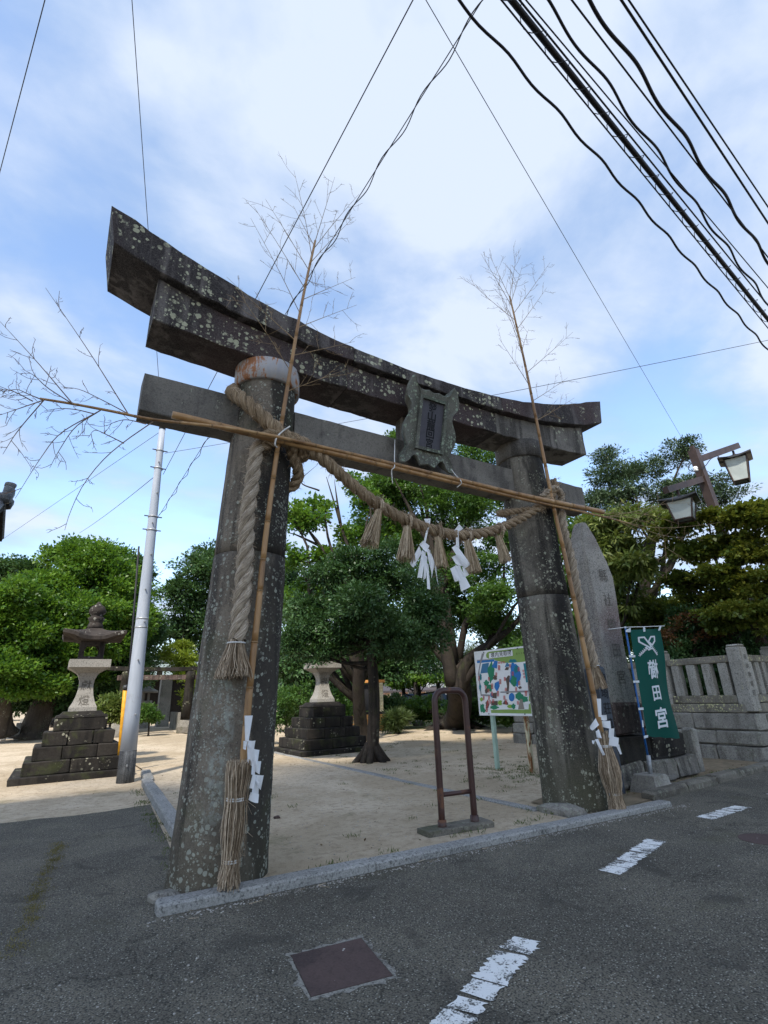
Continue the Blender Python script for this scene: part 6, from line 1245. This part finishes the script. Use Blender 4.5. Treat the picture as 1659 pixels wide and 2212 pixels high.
# 5. trees at the right, behind the stone fence
tree('pine_tree', 'dark cloud pruned evergreen towering behind the lamp post', gd(1400, 1540, 22), gd(1410, 1150, 21), 0.28, 0.16,
     [bl(1310, 985, 32, 26, 20.5), bl(1330, 1030, 55, 28, 20.5), bl(1390, 1020, 48, 26, 21), bl(1290, 1075, 52, 26, 20), bl(1370, 1075, 62, 30, 20.5), bl(1450, 1065, 52, 28, 21), bl(1480, 975, 32, 28, 21), bl(1530, 1040, 40, 22, 21), bl(1570, 1075, 42, 20, 21), bl(1500, 1085, 50, 24, 21), bl(1420, 1120, 60, 26, 20.5), bl(1330, 1120, 55, 26, 20)],
     720, 46, 0.33, 0.12, M['leaf_pine'], M['bark'], 1010, tw=170, twr=0.022, shell=0.45, aspect=0.35, flat_=0.45, frac=(0.5, 1.0))
tree('chestnut_tree', 'tree with long drooping pale leaves beside the top of the stele', gd(1330, 1500, 17.5), gd(1330, 1300, 17.5), 0.18, 0.1,
     [bl(1300, 1130, 48, 28, 17.5), bl(1360, 1120, 48, 26, 17.5), bl(1410, 1125, 45, 26, 17), bl(1340, 1180, 55, 34, 17.5), bl(1300, 1230, 50, 40, 17.5), bl(1370, 1235, 50, 34, 17), bl(1280, 1180, 40, 36, 18), bl(1340, 1290, 55, 36, 17.5)],
     480, 28, 0.28, 0.24, M['leaf_long'], M['bark'], 1011, tw=120, twr=0.014, shell=0.5, aspect=0.26, droop=0.65, flat_=0.5)
tree('maple_tree', 'wide olive and gold maple overhanging the road fence and lamp post', gd(1590, 1420, 17), gd(1585, 1290, 16.8), 0.16, 0.12,
     [bl(1470, 1145, 55, 26, 16), bl(1530, 1120, 48, 24, 15.8), bl(1600, 1115, 55, 24, 15.6), bl(1660, 1120, 50, 40, 15.6), bl(1560, 1175, 65, 28, 16), bl(1640, 1190, 60, 34, 15.6), bl(1490, 1200, 60, 28, 16.4), bl(1580, 1245, 70, 30, 16), bl(1660, 1265, 55, 32, 15.6), bl(1480, 1265, 50, 26, 16.6), bl(1720, 1180, 50, 60, 15.4), bl(1540, 1300, 55, 22, 17), bl(1625, 1325, 60, 30, 15.6), bl(1570, 1340, 50, 24, 15.8), bl(1690, 1340, 50, 40, 15.6)],
     1150, 34, 0.28, 0.105, M['leaf_maple'], M['bark_grey'], 1012, tw=260, twr=0.014, sub=5, sf=0.5, shell=0.45, aspect=0.8, flat_=0.3, up=1.2)
tree('maple_tree', 'dull olive low maple above the emblem of the banner', gd(1385, 1480, 18.7), gd(1390, 1350, 18.6), 0.1, 0.06,
     [bl(1370, 1330, 48, 22, 18.2), bl(1420, 1320, 50, 24, 18.2), bl(1360, 1375, 45, 26, 18.2), bl(1440, 1360, 48, 26, 18.4), bl(1480, 1310, 45, 22, 18.6)], 420, 34, 0.25, 0.09, M['leaf_maple'], M['bark'], 1013, tw=90, twr=0.01, shell=0.45, aspect=0.7, flat_=0.35)
tree('camellia_bush', 'dark glossy bush behind the granite fence and banner', gd(1480, 1500, 17.2), gd(1480, 1420, 17.4), 0.1, 0.08,
     [bl(1500, 1350, 70, 36, 17.4), bl(1580, 1340, 70, 40, 17.6), bl(1650, 1350, 60, 50, 17.8), bl(1450, 1400, 70, 34, 17.4), bl(1540, 1395, 75, 32, 17.4), bl(1620, 1395, 60, 36, 17.6), bl(1400, 1440, 60, 40, 17.6), bl(1480, 1450, 70, 36, 17.6), bl(1570, 1455, 70, 36, 17.6), bl(1720, 1380, 60, 60, 17.8)],
     1000, 30, 0.25, 0.11, M['leaf_dark'], M['bark'], 1014, cat='bush', tw=60, twr=0.012, shell=0.6)
tree('maple_tree', 'small rust red maple among the dark bush leaves', gd(1500, 1480, 16.9), gd(1500, 1380, 16.8), 0.05, 0.03,
     [bl(1500, 1345, 50, 20, 16.6), bl(1450, 1372, 40, 20, 16.5), bl(1560, 1352, 45, 20, 16.7), bl(1430, 1395, 34, 16, 16.5), bl(1540, 1375, 40, 18, 16.6)], 120, 24, 0.24, 0.075, M['leaf_red'], M['bark'], 1015, tw=100, twr=0.008, shell=0.4, aspect=0.5, flat_=0.35)
tree('broadleaf_tree', 'shadowy tree closing the view behind the stele and blackened pillar', gd(1220, 1500, 26), gd(1220, 1300, 26), 0.3, 0.2,
     [bl(1200, 1150, 60, 50, 27), bl(1260, 1180, 55, 60, 26), bl(1190, 1260, 55, 60, 26), bl(1260, 1300, 60, 60, 26), bl(1220, 1380, 70, 60, 26), bl(1300, 1400, 70, 60, 25), bl(1180, 1440, 50, 40, 25), bl(1130, 1400, 60, 50, 26), bl(1100, 1470, 60, 36, 27)], 1100, 28, 0.5, 0.24, M['leaf_mid'], M['bark'], 1016, tw=80, twr=0.03, shell=0.55)
tree('broadleaf_tree', 'dark backdrop tree beyond the fence along the road', gd(1600, 1500, 24), gd(1600, 1300, 24), 0.3, 0.2,
     [bl(1400, 1330, 80, 40, 24), bl(1540, 1350, 80, 45, 24), bl(1660, 1330, 80, 50, 24), bl(1480, 1420, 90, 50, 24), bl(1640, 1420, 90, 60, 24), bl(1350, 1250, 50, 40, 24)], 600, 26, 0.5, 0.25, M['leaf_dark'], M['bark'], 1017, tw=60, twr=0.03, shell=0.5)
tree('hedge', 'dark evergreen hedge packed behind the granite fence bars', (10.3, 3.0, 0), (10.3, 3.0, 1.0), 0.06, 0.04,
     [(np.array([10.25+0.02*i, 1.6+0.75*i, 1.25]), np.array([0.75, 0.6, 1.15]), 1.0) for i in range(9)]+[(np.array([11.0+0.8*i, 1.75+0.06*i, 1.25]), np.array([0.6, 0.75, 1.15]), 1.0) for i in range(9)], 1300, 30, 0.26, 0.11, M['leaf_dark'], M['bark'], 1030, cat='hedge', tw=40, twr=0.012, shell=0.4)
# 6. low planting of the court
tree('hedge', 'clipped hedge along the pond in front of the van', gd(930, 1540, 27), gd(930, 1530, 27), 0.06, 0.05,
     [bl(760+30*i, 1538+4*math.sin(i), 26, 26, 29.5-0.35*i) for i in range(14)], 900, 28, 0.32, 0.16, M['leaf_mid'], M['bark'], 1018, cat='hedge', tw=20, twr=0.01, shell=0.6)
tree('willow_tree', 'pale weeping willow behind the map board', gd(1018, 1560, 30), gd(1018, 1440, 30), 0.16, 0.1,
     [bl(1015, 1430, 26, 26, 30), bl(1012, 1480, 28, 42, 30), bl(1035, 1500, 26, 45, 30)], 260, 40, 0.5, 0.34, M['leaf_willow'], M['bark'], 1019, tw=40, twr=0.01, shell=0.5, aspect=0.1, droop=2.4, flat_=1.6, lean=0.1)
tree('wisteria_trellis', 'green wisteria spread on dark trellis posts beyond the pond', gd(905, 1540, 40), gd(905, 1480, 40), 0.12, 0.12,
     [bl(880, 1470, 36, 12, 40), bl(930, 1465, 40, 14, 39), bl(970, 1468, 36, 14, 39), bl(850, 1478, 30, 12, 40), bl(835, 1440, 40, 24, 42), bl(800, 1450, 36, 24, 42)], 460, 26, 0.5, 0.22, M['leaf_bright'], M['wood_dark'], 1020, cat='trellis', tw=10, twr=0.02, shell=0.4, flat_=0.4,
     extra=lambda mb: [mb.box(gd(x, 1500, d_)*np.array([1, 1, 0])+(0, 0, 1.2), (0.2, 0.2, 2.4)) for x, d_ in ((872, 40), (898, 39), (905, 41), (948, 39), (968, 41))])
for i, (label, px, py, d_, bs, m, lf) in enumerate([('leafy shrub between the whole lantern and the utility pole', 240, 1575, 19, [(245, 1530, 30, 26), (225, 1540, 18, 18), (262, 1545, 20, 24)], 'leaf_long', 0.13), ('small shrub growing by the path before the small torii', 322, 1575, 30, [(322, 1540, 18, 16), (310, 1552, 14, 14), (334, 1550, 12, 14)], 'leaf_mid', 0.16), ('bushy shrub behind the steps of the second lantern', 620, 1590, 21, [(620, 1520, 36, 34), (600, 1560, 30, 26), (650, 1500, 40, 30)], 'leaf_mid', 0.13), ('leafy shrub behind the round evergreen trunk', 720, 1590, 22, [(720, 1520, 36, 30), (745, 1545, 28, 26), (700, 1555, 26, 22)], 'leaf_mid', 0.14), ('arching clump of long grass like leaves by the pond', 862, 1590, 24, [(862, 1550, 22, 20), (850, 1565, 16, 14)], 'leaf_willow', 0.30), ('dark shrub beside the brick monument', 838, 1592, 27, [(836, 1535, 22, 26), (850, 1520, 20, 20)], 'leaf_dark', 0.16), ('shrub at the foot of the huge spreading tree', 1110, 1585, 23, [(1105, 1540, 26, 24), (1135, 1545, 22, 24)], 'leaf_mid', 0.15)]):
    tree('shrub', label, gd(px, py, d_)*np.array([1, 1, 0]), gd(px, py-25, d_), 0.05, 0.03, [bl(*q, d_) for q in bs], 150 if i else 190, 26, 0.24, lf, M[m], M['bark'], 1100+i, cat='shrub', tw=25, twr=0.012, shell=0.5, aspect=0.45 if m != 'leaf_willow' else 0.1)
# tree belt far behind everything, beyond counting
blobs = [bl(px, 1500-8*math.sin(px*0.05), 60, (42+12*math.sin(px*0.031))*(0.35 if 820 < px < 1000 else 1), 88) for px in range(-80, 1760, 45)]
wd = thing('far_wood', 'far belt of trees closing the horizon behind the court', 'wood', (20, 90, 0), kind='stuff'); foliage('far_foliage', blobs, 1500, 24, 1.6, 0.75, M['leaf_dark'], wd, 77, aspect=0.6)[0]['kind'] = 'stuff'
hl = MB(); hx = np.linspace(-500, 700, 60); hz_ = 12+9*np.sin(hx*0.011)+6*np.sin(hx*0.027+1)
hl.add(np.vstack([np.c_[hx, np.full(60, 330.0), np.full(60, -1.0)], np.c_[hx, np.full(60, 360.0), np.maximum(2, hz_)], np.c_[hx, np.full(60, 460.0), np.full(60, -1.0)]]), [(r_*60+i, r_*60+i+1, (r_+1)*60+i+1, (r_+1)*60+i) for r_ in (0, 1) for i in range(59)]); hl.build('hills', M['leaf_pine'], None, True, kind='structure')
# rocks along the pond edge
for i, (px, py, s, lb) in enumerate([(872, 1560, 0.42, 'pale humped rock at the pond edge below the clump of long leaves'), (905, 1562, 0.34, 'dark round rock at the pond edge'), (840, 1562, 0.26, 'low flat rock at the pond edge near the brick monument'), (1060, 1560, 0.3, 'low rock at the pond edge past the huge trunk')]):
    p = gz(px, py+6); rock((p[0], p[1], 0.12), (s, s*0.7, s*0.6), 70+i, label=lb, group='pond edge rocks')
# unseen tall trees added behind the camera to shade the gate and asphalt
def shade(label, tgt, s, R_, seed):
    c = np.array(tgt, float)+SUND*s; b = np.array([c[0], c[1], 0])
    bb = [(c+np.array([math.cos(q)*R_*0.55, math.sin(q)*R_*0.55, 0.25*R_*math.sin(q*2)]), np.array([R_*0.6, R_*0.6, R_*0.42]), 1.0) for q in np.linspace(0, 6.28, 6, endpoint=False)]+[(c, np.array([R_*0.6, R_*0.6, R_*0.55]), 1.0)]
    tree('added_shade_tree', label, b, c-(0, 0, R_*0.3), 0.6, 0.35, bb, 620, 26, 1.0, 0.46, M['leaf_mid'], M['bark'], seed, tw=30, twr=0.05, shell=0.2, aspect=0.65)
if SHADE:
    shade('unseen tall tree added behind the camera to shade the gate', (-1.0, -1.0, 2.0), 37, 7.0, 1201)
    shade('second unseen tall tree added to shade the plaque', (4.5, -0.5, 3.0), 38, 6.5, 1202)
    shade('third unseen tall tree added to shade the side lane', (-6.5, -0.5, 0.0), 37, 6.0, 1203)

# ================================================================== SMALL STUFF ON THE GROUND
r = np.random.default_rng(88)
def tufts(centres, n, h, seed, spread=0.06):
    r = np.random.default_rng(seed); C_, D = [], []
    for c in centres:
        k = int(n*r.uniform(0.4, 1.5)); C_.append(np.c_[c[0]+r.normal(0, spread, k), c[1]+r.normal(0, spread, k), np.full(k, c[2] if len(c) > 2 else 0.0)]); D.append(np.c_[r.normal(0, 0.55, k), r.normal(0, 0.55, k), np.ones(k)])
    C_, D = np.vstack(C_), np.vstack(D); N = r.normal(0, 1, C_.shape); L = h*r.uniform(0.4, 1.3, len(C_)); return leaf_mesh('grass', C_, D, N, L, L*0.14+0.002, 0.0)
cen = [(r.uniform(-2.3, 1.6), -0.36+r.normal(0, 0.05), 0.04) for _ in range(10)]+[(r.uniform(-1.9, 1.6), r.uniform(0, 5.5), 0.04) for _ in range(14)]+[(-2.73+0.3*t_+r.normal(0, 0.02), -0.2+6.5*t_, 0.0) for t_ in r.uniform(0, 1, 34)]+[(1.66+r.normal(0, 0.05), r.uniform(0, 3), 0.04) for _ in range(8)]
cen += [(4.2+r.normal(0, 0.7), 2.9+r.normal(0, 0.8), 0.006) for _ in range(110)]+[(r.uniform(2.2, 9), r.uniform(4, 12), 0.0) for _ in range(90)]+[(r.uniform(3.6, 9), r.uniform(-0.1, 0.35), 0.012) for _ in range(26)]+[(r.uniform(9, 15), r.uniform(13, 18), 0.007) for _ in range(80)]
cen += [(1.9+r.normal(0, 0.15), -0.25+r.normal(0, 0.1), 0.05) for _ in range(8)]
link('grass_tufts', tufts(cen, 26, 0.045, 3), M['grass'], None, 'short weeds and grass growing along kerbs and over the gravel', 'grass', kind='stuff')
# moss line creeping along a crack in the lane asphalt
def crack(n): t_ = r.uniform(0, 1, n); return np.c_[np.interp(t_, [0, .5, 1], [gz(28, 2070)[0], gz(95, 1900)[0], gz(130, 1820)[0]])+r.normal(0, 0.035, n), np.interp(t_, [0, .5, 1], [gz(28, 2070)[1], gz(95, 1900)[1], gz(130, 1820)[1]])+r.normal(0, 0.035, n)]
cm = crack(140); link('crack_moss', tufts([(x, y, 0.004) for x, y in cm], 22, 0.016, 4, 0.03), M['moss_yellow'], None, 'yellowish moss along a crack in the lane asphalt', 'moss', kind='stuff')
mb = MB(); ico = bmesh.new(); bmesh.ops.create_icosphere(ico, subdivisions=1, radius=1); iv = np.array([q.co[:] for q in ico.verts]); jf = [tuple(p.index for p in q.verts) for q in ico.faces]; ico.free()
for _ in range(1700):
    u = r.uniform()
    if u > 0.62: xk = r.uniform(-3.2, 3.6); p = (xk, -0.665-0.032*(xk+3.1)-abs(r.normal(0, 0.05)), 0.006)
    elif u < 0.33: p = (r.uniform(-2.2, 1.7), r.uniform(-0.2, 7), 0.042)
    elif u < 0.42: p = (r.uniform(-8, -2.8), r.uniform(4.6, 9), 0.002)
    else: p = (r.uniform(-6, 4), r.uniform(-4, -0.75), 0.006)
    s = r.uniform(0.004, 0.011); mb.add(iv*np.array([s, s*r.uniform(0.6, 1), s*0.6])+np.array(p), jf)
mb.build('pebbles', M['granite_rough'], None, label='loose pebbles scattered over gravel and asphalt', cat='pebbles', kind='stuff')
p = gz(598, 1768, 0.04); rock((p[0], p[1], 0.055), (0.045, 0.03, 0.022), 99, M['pedestal_red'], 'rock', 'small brown stone lying on the path gravel near the rusty banded pillar')
mb = MB()
for _ in range(70):
    q = np.array([r.uniform(-3, 3.4), -0.70+r.normal(0, 0.05)-0.03*0, 0.009]) if r.uniform() < 0.7 else np.array([r.uniform(-2, 1.6), r.uniform(-0.2, 4), 0.045]); a_ = r.uniform(0, 6.28) if q[1] > -0.5 else r.normal(0, 0.4); l_ = r.uniform(0.03, 0.13); mb.tube([q, q+np.array([math.cos(a_)*l_, math.sin(a_)*l_, 0.003])], [0.002, 0.0012], 4)
mb.build('fallen_straw', M['straw'], None, label='fallen straw stalks lying along the front kerb', cat='straw', kind='stuff')

# leaf litter blown over the court and along the kerbs
n = 1500; q = np.c_[r.uniform(-8, 9, n), r.uniform(-0.3, 16, n), np.full(n, 0.012)]; inp = (q[:, 0] > -2.1) & (q[:, 0] < 1.8); q[inp, 2] = 0.05; k_ = (q[:, 1] > 4.6) | (q[:, 0] > -2.0); q = q[k_]
q2 = np.c_[r.uniform(3.6, 9, 260), r.uniform(-0.25, 0.5, 260), np.full(260, 0.022)]; q = np.vstack([q, q2])
D = np.c_[r.normal(0, 1, len(q)), r.normal(0, 1, len(q)), r.normal(0, 0.12, len(q))]; N = np.c_[r.normal(0, 0.25, (len(q), 2)), np.ones(len(q))]; L = r.uniform(0.02, 0.06, len(q))
link('leaf_litter', leaf_mesh('leaf_litter', q, D, N, L, L*0.5, 0.1), M['litter'], None, 'dry brown leaves strewn over the gravel court', 'leaf litter', kind='stuff')
